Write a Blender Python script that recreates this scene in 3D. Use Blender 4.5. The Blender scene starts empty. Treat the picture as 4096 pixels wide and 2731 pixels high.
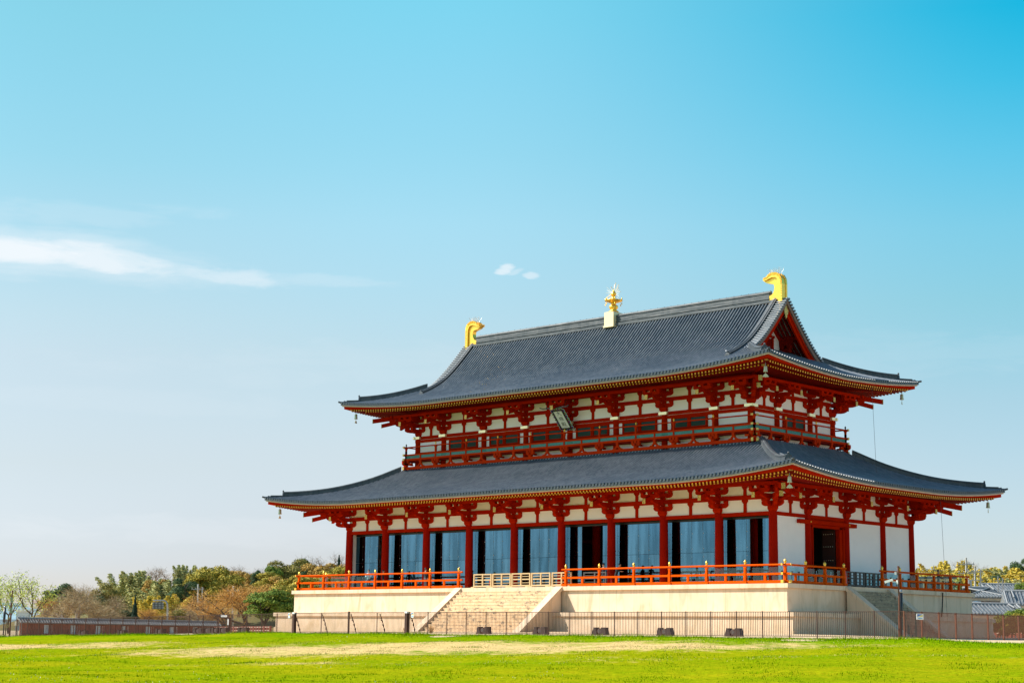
import bpy, math, random
import numpy as np
from mathutils import Vector, Matrix
R = math.radians
C = bpy.context.scene.collection
SC = bpy.context.scene
# ------------------------------------------------------------------ camera
CAM = (91.9968, -109.3033, -3.7156); YAW, PIT, ROL, FPX = 0.75904, 0.169957, 0.0127034, 6926.02
fw = Vector((-math.sin(YAW)*math.cos(PIT), math.cos(YAW)*math.cos(PIT), math.sin(PIT)))
rr = Vector((math.cos(YAW), math.sin(YAW), 0)); uu = rr.cross(fw)
r2 = rr*math.cos(ROL)+uu*math.sin(ROL); u2 = -rr*math.sin(ROL)+uu*math.cos(ROL)
cd = bpy.data.cameras.new('camera'); cam = bpy.data.objects.new('camera', cd); C.objects.link(cam)
mw = Matrix.Identity(4)
for i in range(3):
    mw[i][0] = r2[i]; mw[i][1] = u2[i]; mw[i][2] = -fw[i]; mw[i][3] = CAM[i]
cam.matrix_world = mw
cd.sensor_width = 36; cd.lens = FPX/4096*36; cd.clip_start = 0.5; cd.clip_end = 9000
SC.camera = cam
def ray(px, py): return fw+r2*((px-2048)/FPX)-u2*((py-1365.5)/FPX)
def at(px, py, Z): return Vector(CAM)+ray(px, py)*Z      # a point Z metres into the view
# ------------------------------------------------------------------ light
SUND = Vector((1.3, 1.0, -1.5)).normalized()
SUN_EL = math.asin(-SUND.z); SUN_AZ = math.atan2(-SUND.x, -SUND.y)   # measured clockwise from +Y
ld = bpy.data.lights.new('sun', 'SUN'); ld.energy = 4.6; ld.angle = R(0.5); ld.color = (1, .93, .82)
sun = bpy.data.objects.new('sun', ld); C.objects.link(sun)
sun.rotation_euler = SUND.to_track_quat('-Z', 'Y').to_euler()
W = bpy.data.worlds.new('World'); SC.world = W; W.use_nodes = True
nt = W.node_tree; nt.nodes.clear()
def N(t, **k):
    n = nt.nodes.new(t)
    for a, b in k.items(): setattr(n, a, b)
    return n
sky = N('ShaderNodeTexSky', sky_type='NISHITA', sun_disc=False)
sky.sun_elevation = SUN_EL; sky.sun_rotation = SUN_AZ; sky.air_density = 1.0; sky.dust_density = 0.6; sky.ozone_density = 2.0; sky.altitude = 0
tc = N('ShaderNodeTexCoord')
def vmath(op, a, b=None):
    n = N('ShaderNodeVectorMath', operation=op)
    nt.links.new(a, n.inputs[0])
    if b is not None:
        if isinstance(b, tuple): n.inputs[1].default_value = b
        else: nt.links.new(b, n.inputs[1])
    return n
def fmath(op, a, b=None, clamp=False):
    n = N('ShaderNodeMath', operation=op, use_clamp=clamp)
    for i, v in enumerate((a, b)):
        if v is None: continue
        if isinstance(v, (int, float)): n.inputs[i].default_value = v
        else: nt.links.new(v, n.inputs[i])
    return n.outputs[0]
D = tc.outputs['Generated']
def dotc(v): return vmath('DOT_PRODUCT', D, tuple(v)).outputs['Value']
sx = N('ShaderNodeSeparateXYZ'); nt.links.new(D, sx.inputs[0])
# colour balance of the sky: tint grows with height above the horizon
TINT_L = [(0.0391, (0.7, 0.683, 0.84)), (0.094, (0.836, 0.737, 0.713)), (0.1548, (0.991, 0.865, 0.735)), (0.1769, (0.995, 0.922, 0.757)), (0.2294, (0.92, 1.02, 0.819)), (0.2651, (0.791, 1.067, 0.85)), (0.3032, (0.736, 1.116, 0.882)), (0.3447, (0.696, 1.168, 0.894)), (.7, (.80, .92, .88))]
TINT_R = [(0.0391, (0.72, 0.70, 0.80)), (0.0955, (0.748, 0.759, 0.768)), (0.1342, (0.734, 0.815, 0.76)), (0.1896, (0.623, 0.932, 0.794)), (0.2311, (0.539, 1.034, 0.902)), (0.2724, (0.342, 1.081, 0.986)), (0.3133, (0.15, 1.087, 1.014)), (0.3521, (0.03, 1.078, 1.026)), (.7, (.80, .92, .88))]
TINT_M = [(0.0391, (.70, .66, .79)), (0.0533, (0.737, 0.68, 0.778)), (0.1042, (0.92, 0.80, 0.751)), (0.1612, (1.0, 0.938, 0.785)), (0.237, (0.976, 1.169, 0.947)), (0.2799, (0.855, 1.23, 0.989)), (0.3225, (0.776, 1.303, 1.047)), (0.3623, (0.695, 1.385, 1.092)), (.7, (.80, .92, .88))]
el0 = N('ShaderNodeMath', operation='ARCSINE'); nt.links.new(sx.outputs[2], el0.inputs[0])
az0 = N('ShaderNodeMath', operation='ARCTAN2'); nt.links.new(sx.outputs[1], az0.inputs[0]); nt.links.new(sx.outputs[0], az0.inputs[1])
def ramp(tab):
    r = N('ShaderNodeValToRGB'); nt.links.new(el0.outputs[0], r.inputs[0]); cr = r.color_ramp
    while len(cr.elements) < len(tab): cr.elements.new(.5)
    for e, (p, c) in zip(cr.elements, tab): e.position = p; e.color = (c[0]/1.5, c[1]/1.5, c[2]/1.5, 1)
    return r
azm = N('ShaderNodeMapRange', interpolation_type='SMOOTHSTEP'); azm.inputs[1].default_value = 2.0; azm.inputs[2].default_value = 2.36
azl = N('ShaderNodeMapRange', interpolation_type='SMOOTHSTEP'); azl.inputs[1].default_value = 2.34; azl.inputs[2].default_value = 2.62; nt.links.new(fmath('ABSOLUTE', az0.outputs[0]), azl.inputs[0])
nt.links.new(fmath('ABSOLUTE', az0.outputs[0]), azm.inputs[0])
rl, rm_, rr_ = ramp(TINT_L), ramp(TINT_M), ramp(TINT_R)
tin0 = N('ShaderNodeMix', data_type='RGBA'); nt.links.new(azm.outputs[0], tin0.inputs[0]); nt.links.new(rr_.outputs[0], tin0.inputs[6]); nt.links.new(rm_.outputs[0], tin0.inputs[7])
tint = N('ShaderNodeMix', data_type='RGBA'); nt.links.new(azl.outputs[0], tint.inputs[0]); nt.links.new(tin0.outputs[2], tint.inputs[6]); nt.links.new(rl.outputs[0], tint.inputs[7])
tsc = vmath('SCALE', tint.outputs[2]); tsc.inputs['Scale'].default_value = 1.5
mul = N('ShaderNodeMix', data_type='RGBA', blend_type='MULTIPLY'); mul.inputs[0].default_value = 1
nt.links.new(sky.outputs[0], mul.inputs[6]); nt.links.new(tsc.outputs[0], mul.inputs[7])
# thin cloud streaks: position on the sky dome given by direction (azimuth, height)
az = fmath('ARCTAN2', sx.outputs[1], sx.outputs[0]); el = fmath('ARCSINE', sx.outputs[2])
def azel(px, py):
    d = ray(px, py).normalized(); return math.atan2(d.y, d.x), math.asin(d.z)
cmb = N('ShaderNodeCombineXYZ'); nt.links.new(az, cmb.inputs[0]); nt.links.new(el, cmb.inputs[1])
nz = N('ShaderNodeTexNoise'); nz.inputs['Scale'].default_value = 1; nz.inputs['Detail'].default_value = 8; nz.inputs['Roughness'].default_value = .62; nz.inputs['Distortion'].default_value = .4
sc = vmath('MULTIPLY', cmb.outputs[0], (22, 95, 1)); nt.links.new(sc.outputs[0], nz.inputs['Vector'])
nf = fmath('SUBTRACT', nz.outputs[0], 0.5)
def blob(px, py, wx, wy, slope, k, nk):
    a0, e0 = azel(px, py)
    da = fmath('SUBTRACT', az, a0); de = fmath('SUBTRACT', el, e0)
    de = fmath('ADD', de, fmath('MULTIPLY', da, slope))
    da = fmath('DIVIDE', da, wx/FPX); de = fmath('DIVIDE', de, wy/FPX)
    q = fmath('ADD', fmath('MULTIPLY', da, da), fmath('MULTIPLY', de, de))
    q = fmath('ADD', q, fmath('MULTIPLY', nf, nk))
    m = N('ShaderNodeMapRange', interpolation_type='SMOOTHSTEP'); m.inputs[1].default_value = 1.0; m.inputs[2].default_value = 0.0
    m.inputs[3].default_value = 0; m.inputs[4].default_value = k
    nt.links.new(q, m.inputs[0]); return m.outputs[0]
tot = None
for b in [(60, 1000, 640, 120, .03, .30, 1.6), (500, 1060, 620, 95, -.06, .22, 1.8), (30, 1000, 500, 70, .04, .80, 1.5), (420, 1038, 470, 60, -.08, .68, 1.9), (820, 1090, 420, 46, -.08, .40, 2.6), (1250, 1120, 420, 30, .0, .14, 3.0), (2022, 1078, 44, 27, .2, .55, 5.0), (2060, 1088, 40, 14, .3, .25, 5), (2124, 1103, 42, 19, 0, .40, 5.0),
          (2600, 1450, 2600, 120, .02, .06, 3), (1000, 2130, 1500, 70, .0, .12, 3), (500, 1600, 900, 60, .0, .05, 3), (100, 850, 900, 60, .05, .10, 3)]:
    o = blob(*b); tot = o if tot is None else fmath('MAXIMUM', tot, o)
mixc = N('ShaderNodeMix', data_type='RGBA'); nt.links.new(tot, mixc.inputs[0])
nt.links.new(mul.outputs[2], mixc.inputs[6]); mixc.inputs[7].default_value = (5.1, 5.2, 5.35, 1)
CLOUD = mixc
bg = N('ShaderNodeBackground'); bg.inputs[1].default_value = 0.11
nt.links.new(mixc.outputs[2], bg.inputs[0])
wo = N('ShaderNodeOutputWorld'); nt.links.new(bg.outputs[0], wo.inputs[0])
SC.view_settings.view_transform = 'Standard'; SC.view_settings.look = 'None'; SC.view_settings.exposure = 0.8; SC.view_settings.gamma = 1
SC.view_settings.use_curve_mapping = False
SC.render.film_transparent = False
SC.cycles.max_bounces = 8; SC.cycles.transparent_max_bounces = 24

# ------------------------------------------------------------------ materials
MATS = {}
def mat(name, col, rough=.6, metal=0, var=None, vscale=3, bump=0, bscale=30, stretch=(1, 1, 1), spec=.5, rnd=None, coat=0, fn=None):
    """col base; var = second colour mixed by noise; rnd = (second colour) mixed per loose piece"""
    if name in MATS: return MATS[name]
    m = bpy.data.materials.new(name); m.use_nodes = True; t = m.node_tree; b = t.nodes['Principled BSDF']
    b.inputs['Base Color'].default_value = (*col, 1); b.inputs['Roughness'].default_value = rough; b.inputs['Metallic'].default_value = metal
    b.inputs['Specular IOR Level'].default_value = spec; b.inputs['Coat Weight'].default_value = coat
    tcn = t.nodes.new('ShaderNodeTexCoord'); mpn = t.nodes.new('ShaderNodeMapping'); mpn.inputs['Scale'].default_value = stretch
    t.links.new(tcn.outputs['Object'], mpn.inputs[0]); last = None
    if var:
        n = t.nodes.new('ShaderNodeTexNoise'); n.inputs['Scale'].default_value = vscale; n.inputs['Detail'].default_value = 6; n.inputs['Roughness'].default_value = .6
        t.links.new(mpn.outputs[0], n.inputs['Vector'])
        r = t.nodes.new('ShaderNodeMapRange'); r.inputs[1].default_value = .35; r.inputs[2].default_value = .68; t.links.new(n.outputs[0], r.inputs[0])
        x = t.nodes.new('ShaderNodeMix'); x.data_type = 'RGBA'; t.links.new(r.outputs[0], x.inputs[0])
        x.inputs[6].default_value = (*col, 1); x.inputs[7].default_value = (*var, 1); last = x.outputs[2]
    if rnd:
        g = t.nodes.new('ShaderNodeNewGeometry'); x = t.nodes.new('ShaderNodeMix'); x.data_type = 'RGBA'
        t.links.new(g.outputs['Random Per Island'], x.inputs[0])
        if last: t.links.new(last, x.inputs[6])
        else: x.inputs[6].default_value = (*col, 1)
        x.inputs[7].default_value = (*rnd, 1); last = x.outputs[2]
    if fn: last = fn(t, tcn, b, last)
    if last: t.links.new(last, b.inputs['Base Color'])
    if bump:
        n = t.nodes.new('ShaderNodeTexNoise'); n.inputs['Scale'].default_value = bscale; n.inputs['Detail'].default_value = 5
        t.links.new(mpn.outputs[0], n.inputs['Vector'])
        u = t.nodes.new('ShaderNodeBump'); u.inputs['Strength'].default_value = bump; u.inputs['Distance'].default_value = .05
        t.links.new(n.outputs[0], u.inputs['Height']); t.links.new(u.outputs[0], b.inputs['Normal'])
    MATS[name] = m; return m
def mk(t, typ, **k):
    n = t.nodes.new(typ)
    for a, b in k.items(): setattr(n, a, b)
    return n
def mth(t, op, a, b=None, clamp=False):
    n = mk(t, 'ShaderNodeMath', operation=op, use_clamp=clamp)
    for i, v in enumerate((a, b)):
        if v is None: continue
        if isinstance(v, (int, float)): n.inputs[i].default_value = v
        else: t.links.new(v, n.inputs[i])
    return n.outputs[0]
def mixrgb(t, f, a, b, blend='MIX'):
    x = mk(t, 'ShaderNodeMix', data_type='RGBA', blend_type=blend)
    for i, v in ((0, f), (6, a), (7, b)):
        if isinstance(v, tuple): x.inputs[i].default_value = (*v, 1)
        elif isinstance(v, (int, float)): x.inputs[i].default_value = v
        else: t.links.new(v, x.inputs[i])
    return x.outputs[2]
def wear_fn(t, tcn, b, last):       # flaking paint low on the columns showing pale wood
    mp_ = mk(t, 'ShaderNodeMapping'); mp_.inputs['Scale'].default_value = (9, 9, 2.2); t.links.new(tcn.outputs['Object'], mp_.inputs[0])
    n = mk(t, 'ShaderNodeTexNoise'); n.inputs['Scale'].default_value = 3; n.inputs['Detail'].default_value = 8; n.inputs['Roughness'].default_value = .7
    t.links.new(mp_.outputs[0], n.inputs['Vector'])
    n2 = mk(t, 'ShaderNodeTexNoise'); n2.inputs['Scale'].default_value = .9; t.links.new(tcn.outputs['Object'], n2.inputs['Vector'])
    s = mk(t, 'ShaderNodeSeparateXYZ'); t.links.new(tcn.outputs['Object'], s.inputs[0])
    h = mth(t, 'MULTIPLY', mth(t, 'SUBTRACT', 3.4, s.outputs[2]), .045)
    v = mth(t, 'ADD', mth(t, 'ADD', n.outputs[0], mth(t, 'MULTIPLY', n2.outputs[0], .35)), h)
    r = mk(t, 'ShaderNodeMapRange'); r.inputs[1].default_value = .88; r.inputs[2].default_value = 1.0; t.links.new(v, r.inputs[0])
    return mixrgb(t, mth(t, 'MULTIPLY', r.outputs[0], .55), last, (.5, .2, .07))
RED = mat('red_painted_timber', (.37, .010, .0), .8, var=(.44, .016, .0), vscale=1.2, bump=.15, bscale=25, spec=0.01)
REDCOL = mat('red_painted_column', (.38, .008, .001), .75, var=(.30, .006, .001), vscale=.8, spec=.03, fn=wear_fn)
DRED = mat('dark_red_timber', (.20, .005, .001), .7, spec=.05, var=(.2, .012, .008), vscale=2)  # darker red for rafters, eave undersides and inner parts
ORANGE = mat('vermilion_painted_timber', (.66, .085, .0), .6, var=(.60, .07, .0), vscale=3, spec=.03)
PLASTER = mat('white_plaster', (.91, .88, .90), .85, var=(.87, .84, .86), vscale=.7, bump=.05, bscale=8)
YEL = mat('yellow_painted_timber_end', (.80, .46, .05), .5)
GOLD = mat('gilded_metal', (1.0, .63, .11), .34, .9, var=(1.0, .54, .07), vscale=9, bump=.25, bscale=22)
BRASS = mat('pierced_gilt_fitting', (.72, .50, .12), .4, .7, var=(.16, .10, .04), vscale=14)
PALEGOLD = mat('pale_gilt_band', (.95, .85, .52), .35, .5)
GREEN = mat('green_painted_slats', (.006, .19, .15), .5, var=(.008, .24, .19), vscale=2)
DGREEN = mat('dark_green_window_slats', (.008, .06, .05), .6)
BLACK = mat('black_lacquer', (.012, .014, .016), .35)
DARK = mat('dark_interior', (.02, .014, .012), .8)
def tile_fn(t, tcn, b, last):       # one tone for every fired tile, plus old pale patches
    g = mk(t, 'ShaderNodeNewGeometry')
    s = mk(t, 'ShaderNodeVectorMath', operation='MULTIPLY'); s.inputs[1].default_value = (3.23, 3.23, 0); t.links.new(g.outputs['Position'], s.inputs[0])
    f = mk(t, 'ShaderNodeVectorMath', operation='FLOOR'); t.links.new(s.outputs[0], f.inputs[0])
    w = mk(t, 'ShaderNodeTexWhiteNoise'); t.links.new(f.outputs[0], w.inputs[0])
    n = mk(t, 'ShaderNodeTexNoise'); n.inputs['Scale'].default_value = .45; n.inputs['Detail'].default_value = 5; t.links.new(g.outputs['Position'], n.inputs['Vector'])
    v = mth(t, 'ADD', mth(t, 'MULTIPLY', mth(t, 'SUBTRACT', w.outputs[0], .5), .45), mth(t, 'MULTIPLY', mth(t, 'SUBTRACT', n.outputs[0], .5), .8))
    v = mth(t, 'ADD', v, .5, True)
    c1 = tuple(last.default_value[:3]) if hasattr(last, 'default_value') and False else None
    return mixrgb(t, v, TC[0], TC[1])
TC = ((.075, .105, .14), (.22, .24, .265)); TILE = mat('silvery_round_tile', (.2, .2, .2), .45, spec=.3, fn=tile_fn)
TC = ((.002, .007, .014), (.006, .013, .022)); PAN = mat('shade_dark_flat_tile', (.05, .05, .05), 1, spec=.05, fn=tile_fn)  # near-black pans: shade between the round tile rows put into the colour
TC = ((.022, .036, .05), (.09, .10, .11)); RIDGE = mat('ridge_tile', (.2, .2, .2), .5, bump=.6, bscale=5, stretch=(.1, .1, 3), fn=tile_fn)
PALEWOOD = mat('pale_eave_board', (.62, .50, .40), .7, var=(.5, .38, .3), vscale=4)
NEWWOOD = mat('unpainted_wood', (.62, .43, .22), .6, var=(.5, .33, .16), vscale=5, stretch=(1, 1, 4))
OLDWOOD = mat('dark_weathered_wood', (.05, .05, .05), .7, var=(.09, .08, .07), vscale=5)
def stone_fn(t, tcn, b, last):      # slab joints on platform faces and faint streaks
    g = mk(t, 'ShaderNodeNewGeometry')
    s = mk(t, 'ShaderNodeSeparateXYZ'); t.links.new(g.outputs['Position'], s.inputs[0])
    mp_ = mk(t, 'ShaderNodeMapping'); mp_.inputs['Scale'].default_value = (1, 1, .35); mp_.inputs['Rotation'].default_value = (.5, .3, .4); t.links.new(g.outputs['Position'], mp_.inputs[0])
    n = mk(t, 'ShaderNodeTexNoise'); n.inputs['Scale'].default_value = 1.1; n.inputs['Detail'].default_value = 7; n.inputs['Distortion'].default_value = 1.2; t.links.new(mp_.outputs[0], n.inputs['Vector'])
    r = mk(t, 'ShaderNodeMapRange'); r.inputs[1].default_value = .5; r.inputs[2].default_value = .75; t.links.new(n.outputs[0], r.inputs[0])
    c = mixrgb(t, mth(t, 'MULTIPLY', r.outputs[0], .55), last, (.44, .29, .13))
    # damp low band
    n3 = mk(t, 'ShaderNodeTexNoise'); n3.inputs['Scale'].default_value = 2.2; n3.inputs['Detail'].default_value = 6; t.links.new(g.outputs['Position'], n3.inputs['Vector'])
    lo = mk(t, 'ShaderNodeMapRange'); lo.inputs[1].default_value = -2.45; lo.inputs[2].default_value = -3.15
    t.links.new(mth(t, 'ADD', s.outputs[2], mth(t, 'MULTIPLY', mth(t, 'SUBTRACT', n3.outputs[0], .5), -1.0)), lo.inputs[0])
    c = mixrgb(t, mth(t, 'MULTIPLY', lo.outputs[0], .28), c, (.30, .24, .13))
    mps = mk(t, 'ShaderNodeMapping'); mps.inputs['Scale'].default_value = (2.2, 2.2, .22); t.links.new(g.outputs['Position'], mps.inputs[0])
    ns = mk(t, 'ShaderNodeTexNoise'); ns.inputs['Scale'].default_value = 2.0; ns.inputs['Detail'].default_value = 6; t.links.new(mps.outputs[0], ns.inputs['Vector'])
    rs = mk(t, 'ShaderNodeMapRange'); rs.inputs[1].default_value = .56; rs.inputs[2].default_value = .74; t.links.new(ns.outputs[0], rs.inputs[0])
    c = mixrgb(t, mth(t, 'MULTIPLY', rs.outputs[0], .35), c, (.36, .27, .15))
    wn_ = mk(t, 'ShaderNodeTexWhiteNoise', noise_dimensions='1D'); t.links.new(mth(t, 'FLOOR', mth(t, 'MULTIPLY', mth(t, 'ADD', s.outputs[0], s.outputs[1]), .62)), wn_.inputs['W'])
    c = mixrgb(t, mth(t, 'MULTIPLY', wn_.outputs['Value'], .22), c, (.52, .40, .26))
    jx = mth(t, 'FRACT', mth(t, 'MULTIPLY', mth(t, 'ADD', s.outputs[0], s.outputs[1]), .62))
    jm = mth(t, 'LESS_THAN', jx, .018)
    return mixrgb(t, mth(t, 'MULTIPLY', jm, .4), c, (.2, .15, .08))
STONE = mat('cream_platform_stone', (.78, .585, .425), .75, var=(.73, .53, .36), vscale=.8, bump=.12, bscale=6, fn=stone_fn)
def stair_fn(t, tcn, b, last):
    g = mk(t, 'ShaderNodeNewGeometry')
    s = mk(t, 'ShaderNodeSeparateXYZ'); t.links.new(g.outputs['Position'], s.inputs[0])
    row = mth(t, 'FLOOR', mth(t, 'MULTIPLY', mth(t, 'ADD', s.outputs[2], 10), 1/0.2555))
    off = mth(t, 'FRACT', mth(t, 'MULTIPLY', row, .377))
    j = mth(t, 'FRACT', mth(t, 'ADD', mth(t, 'MULTIPLY', mth(t, 'ADD', s.outputs[0], s.outputs[1]), .8), off))
    jm = mth(t, 'LESS_THAN', j, .03)
    mp_ = mk(t, 'ShaderNodeMapping'); mp_.inputs['Scale'].default_value = (1, 1, 1.8); t.links.new(g.outputs['Position'], mp_.inputs[0])
    n = mk(t, 'ShaderNodeTexNoise'); n.inputs['Scale'].default_value = 1.9; n.inputs['Detail'].default_value = 9; n.inputs['Roughness'].default_value = .72; t.links.new(mp_.outputs[0], n.inputs['Vector'])
    r = mk(t, 'ShaderNodeMapRange'); r.inputs[1].default_value = .54; r.inputs[2].default_value = .60; t.links.new(n.outputs[0], r.inputs[0])
    hz = mth(t, 'LESS_THAN', mth(t, 'FRACT', mth(t, 'MULTIPLY', mth(t, 'ADD', s.outputs[2], 9.88), 1/0.25385)), .14)
    jm = mth(t, 'MAXIMUM', jm, hz)
    c = mixrgb(t, mth(t, 'MULTIPLY', jm, .6), last, (.15, .11, .06))
    return mixrgb(t, mth(t, 'MULTIPLY', r.outputs[0], .75), c, (.10, .09, .07))
STAIR = mat('mossy_stair_stone', (.76, .53, .33), .8, var=(.68, .44, .24), vscale=2.2, bump=.25, bscale=7, fn=stair_fn)
FENCE = mat('brown_painted_steel', (.065, .033, .027), .55, spec=.2, var=(.08, .04, .03), vscale=6)
SIDEFENCE = mat('reddish_brown_painted_steel', (.17, .07, .042), .6, var=(.14, .055, .035), spec=.2, vscale=6)
GREY = mat('galvanised_steel', (.32, .34, .36), .4, .6)
WHITE = mat('white_enamel', (.8, .8, .8), .4)
SKIN = mat('skin', (.55, .32, .22), .6); HAIR = mat('black_hair', (.01, .01, .012), .6)
def glass_material():
    m = bpy.data.materials.new('reflective_blue_glass'); m.use_nodes = True; t = m.node_tree; t.nodes.clear()
    o = mk(t, 'ShaderNodeOutputMaterial'); g = mk(t, 'ShaderNodeBsdfGlossy'); g.inputs['Color'].default_value = (.09, .215, .285, 1); g.inputs['Roughness'].default_value = .03
    gg = mk(t, 'ShaderNodeNewGeometry'); t.links.new(mixrgb(t, gg.outputs['Random Per Island'], (.048, .14, .22), (.075, .19, .28)), g.inputs['Color'])
    tr = mk(t, 'ShaderNodeBsdfTransparent'); tr.inputs['Color'].default_value = (.25, .45, .5, 1)
    mx = mk(t, 'ShaderNodeMixShader')
    tc_ = mk(t, 'ShaderNodeTexCoord'); mp_ = mk(t, 'ShaderNodeMapping'); mp_.inputs['Scale'].default_value = (1.6, 1, .16); t.links.new(tc_.outputs['Object'], mp_.inputs[0])
    n = mk(t, 'ShaderNodeTexNoise'); n.inputs['Scale'].default_value = 1.4; n.inputs['Detail'].default_value = 3; t.links.new(mp_.outputs[0], n.inputs['Vector'])
    r = mk(t, 'ShaderNodeMapRange'); r.inputs[3].default_value = .62; r.inputs[4].default_value = 1.0; r.inputs[1].default_value = .38; r.inputs[2].default_value = .62; t.links.new(n.outputs[0], r.inputs[0])
    bp = mk(t, 'ShaderNodeBump'); bp.inputs['Strength'].default_value = .03; bp.inputs['Distance'].default_value = .02; t.links.new(n.outputs[0], bp.inputs['Height']); t.links.new(bp.outputs[0], g.inputs['Normal'])
    t.links.new(r.outputs[0], mx.inputs[0]); t.links.new(tr.outputs[0], mx.inputs[1]); t.links.new(g.outputs[0], mx.inputs[2]); t.links.new(mx.outputs[0], o.inputs[0])
    return m
GLASS = glass_material()
def clear_glass():
    m = bpy.data.materials.new('clear_safety_glass'); m.use_nodes = True; t = m.node_tree; t.nodes.clear()
    o = mk(t, 'ShaderNodeOutputMaterial'); g = mk(t, 'ShaderNodeBsdfGlossy'); g.inputs['Roughness'].default_value = .02; g.inputs['Color'].default_value = (.7, .9, .95, 1)
    tr = mk(t, 'ShaderNodeBsdfTransparent'); tr.inputs['Color'].default_value = (.78, .92, .93, 1)
    mx = mk(t, 'ShaderNodeMixShader'); mx.inputs[0].default_value = .04
    t.links.new(tr.outputs[0], mx.inputs[1]); t.links.new(g.outputs[0], mx.inputs[2]); t.links.new(mx.outputs[0], o.inputs[0]); return m
CLEAR = clear_glass()

# ------------------------------------------------------------------ mesh builder
class MB:
    def __init__(s): s.v = []; s.f = []; s.mi = []; s.sm = []
    def add(s, vs, fs, m=0, smooth=False):
        b = len(s.v); s.v.extend([tuple(p) for p in vs]); s.f.extend([tuple(b+i for i in f) for f in fs])
        s.mi.extend([m]*len(fs)); s.sm.extend([smooth]*len(fs))
    def box(s, x0, x1, y0, y1, z0, z1, m=0, F=None):
        vs = [(x, y, z) for z in (z0, z1) for y in (y0, y1) for x in (x0, x1)]
        if F: vs = [F(*p) for p in vs]
        s.add(vs, [(0, 2, 3, 1), (4, 5, 7, 6), (0, 1, 5, 4), (2, 6, 7, 3), (0, 4, 6, 2), (1, 3, 7, 5)], m)
    def prism(s, pts, f0, f1, m=0):      # pts 2d, f0/f1: 2d -> 3d end planes
        n = len(pts); vs = [f0(*p) for p in pts]+[f1(*p) for p in pts]
        fs = [tuple(range(n))[::-1], tuple(range(n, 2*n))]+[(i, (i+1) % n, n+(i+1) % n, n+i) for i in range(n)]
        s.add(vs, fs, m)
    def beam(s, p0, p1, w, h, m=0, up=(0, 0, 1), w1=None, h1=None):
        p0 = Vector(p0); p1 = Vector(p1); d = (p1-p0).normalized(); t = d.cross(Vector(up)).normalized(); u = t.cross(d)
        vs = []
        for p, ww, hh in ((p0, w, h), (p1, w1 or w, h1 or h)):
            for a, b in ((-1, -1), (1, -1), (1, 1), (-1, 1)): vs.append(p+t*(a*ww/2)+u*(b*hh/2))
        s.add(vs, [(0, 1, 2, 3), (7, 6, 5, 4), (0, 4, 5, 1), (1, 5, 6, 2), (2, 6, 7, 3), (3, 7, 4, 0)], m)
    def tube(s, pts, rad, n=8, m=0, caps=True, capm=None, smooth=True):
        pts = [Vector(p) for p in pts]; k = len(pts); rs = rad if isinstance(rad, (list, tuple)) else [rad]*k
        vs = []; prev = None
        for i, p in enumerate(pts):
            d = (pts[min(i+1, k-1)]-pts[max(i-1, 0)]).normalized()
            a = prev if prev is not None else (Vector((0, 0, 1)) if abs(d.z) < .9 else Vector((1, 0, 0)))
            t = a.cross(d)
            if t.length < 1e-4: t = Vector((0, 1, 0)).cross(d)
            t.normalize(); b = d.cross(t); prev = b
            for j in range(n):
                q = 2*math.pi*j/n; vs.append(p+(t*math.cos(q)+b*math.sin(q))*rs[i])
        fs = [(i*n+j, i*n+(j+1) % n, (i+1)*n+(j+1) % n, (i+1)*n+j) for i in range(k-1) for j in range(n)]
        s.add(vs, fs, m, smooth)
        if caps:
            s.add(vs[:n], [tuple(range(n))[::-1]], m if capm is None else capm); s.add(vs[-n:], [tuple(range(n))], m if capm is None else capm)
    def lathe(s, prof, c=(0, 0, 0), n=16, m=0, F=None, smooth=True):   # prof [(r,z)]
        vs = [];
        for r_, z in prof:
            for j in range(n):
                q = 2*math.pi*j/n; p = (c[0]+r_*math.cos(q), c[1]+r_*math.sin(q), c[2]+z); vs.append(F(*p) if F else p)
        fs = [(i*n+j, i*n+(j+1) % n, (i+1)*n+(j+1) % n, (i+1)*n+j) for i in range(len(prof)-1) for j in range(n)]
        fs += [tuple(range(n))[::-1], tuple((len(prof)-1)*n+j for j in range(n))]
        s.add(vs, fs, m, smooth)
    def grid(s, rows, m=0, smooth=True):
        nr = len(rows); nc = len(rows[0]); vs = [p for r_ in rows for p in r_]
        s.add(vs, [(i*nc+j, i*nc+j+1, (i+1)*nc+j+1, (i+1)*nc+j) for i in range(nr-1) for j in range(nc-1)], m, smooth)
    def sweep(s, path, sec, m=0, smooth=False, up=(0, 0, 1)):   # path points, sec closed 2d (side, up); vertical sections
        pts = [Vector(p) for p in path]; k = len(pts); n = len(sec); vs = []
        for i, p in enumerate(pts):
            d = pts[min(i+1, k-1)]-pts[max(i-1, 0)]; t = Vector((d.y, -d.x, 0)).normalized()
            for a, b in sec: vs.append(p+t*a+Vector((0, 0, b)))
        fs = [(i*n+j, i*n+(j+1) % n, (i+1)*n+(j+1) % n, (i+1)*n+j) for i in range(k-1) for j in range(n)]
        fs += [tuple(range(n))[::-1], tuple((k-1)*n+j for j in range(n))]
        s.add(vs, fs, m, smooth)
    def build(s, name, mats, parent=None, origin=None):
        me = bpy.data.meshes.new(name)
        o3 = Vector(origin) if origin is not None else Vector((0, 0, 0))
        me.from_pydata([tuple(Vector(p)-o3) for p in s.v] if origin is not None else s.v, [], s.f)
        for m in (mats if isinstance(mats, (list, tuple)) else [mats]): me.materials.append(m)
        me.polygons.foreach_set('material_index', s.mi); me.polygons.foreach_set('use_smooth', s.sm)
        me.update(); o = bpy.data.objects.new(name, me); C.objects.link(o)
        if origin is not None: o.location = o3
        if parent:
            o.parent = parent
            if origin is not None: o.location = o3-WLOC.get(parent.name, Vector((0, 0, 0)))
            else: o.location = -WLOC.get(parent.name, Vector((0, 0, 0)))
        WLOC[o.name] = o3
        return o
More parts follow.
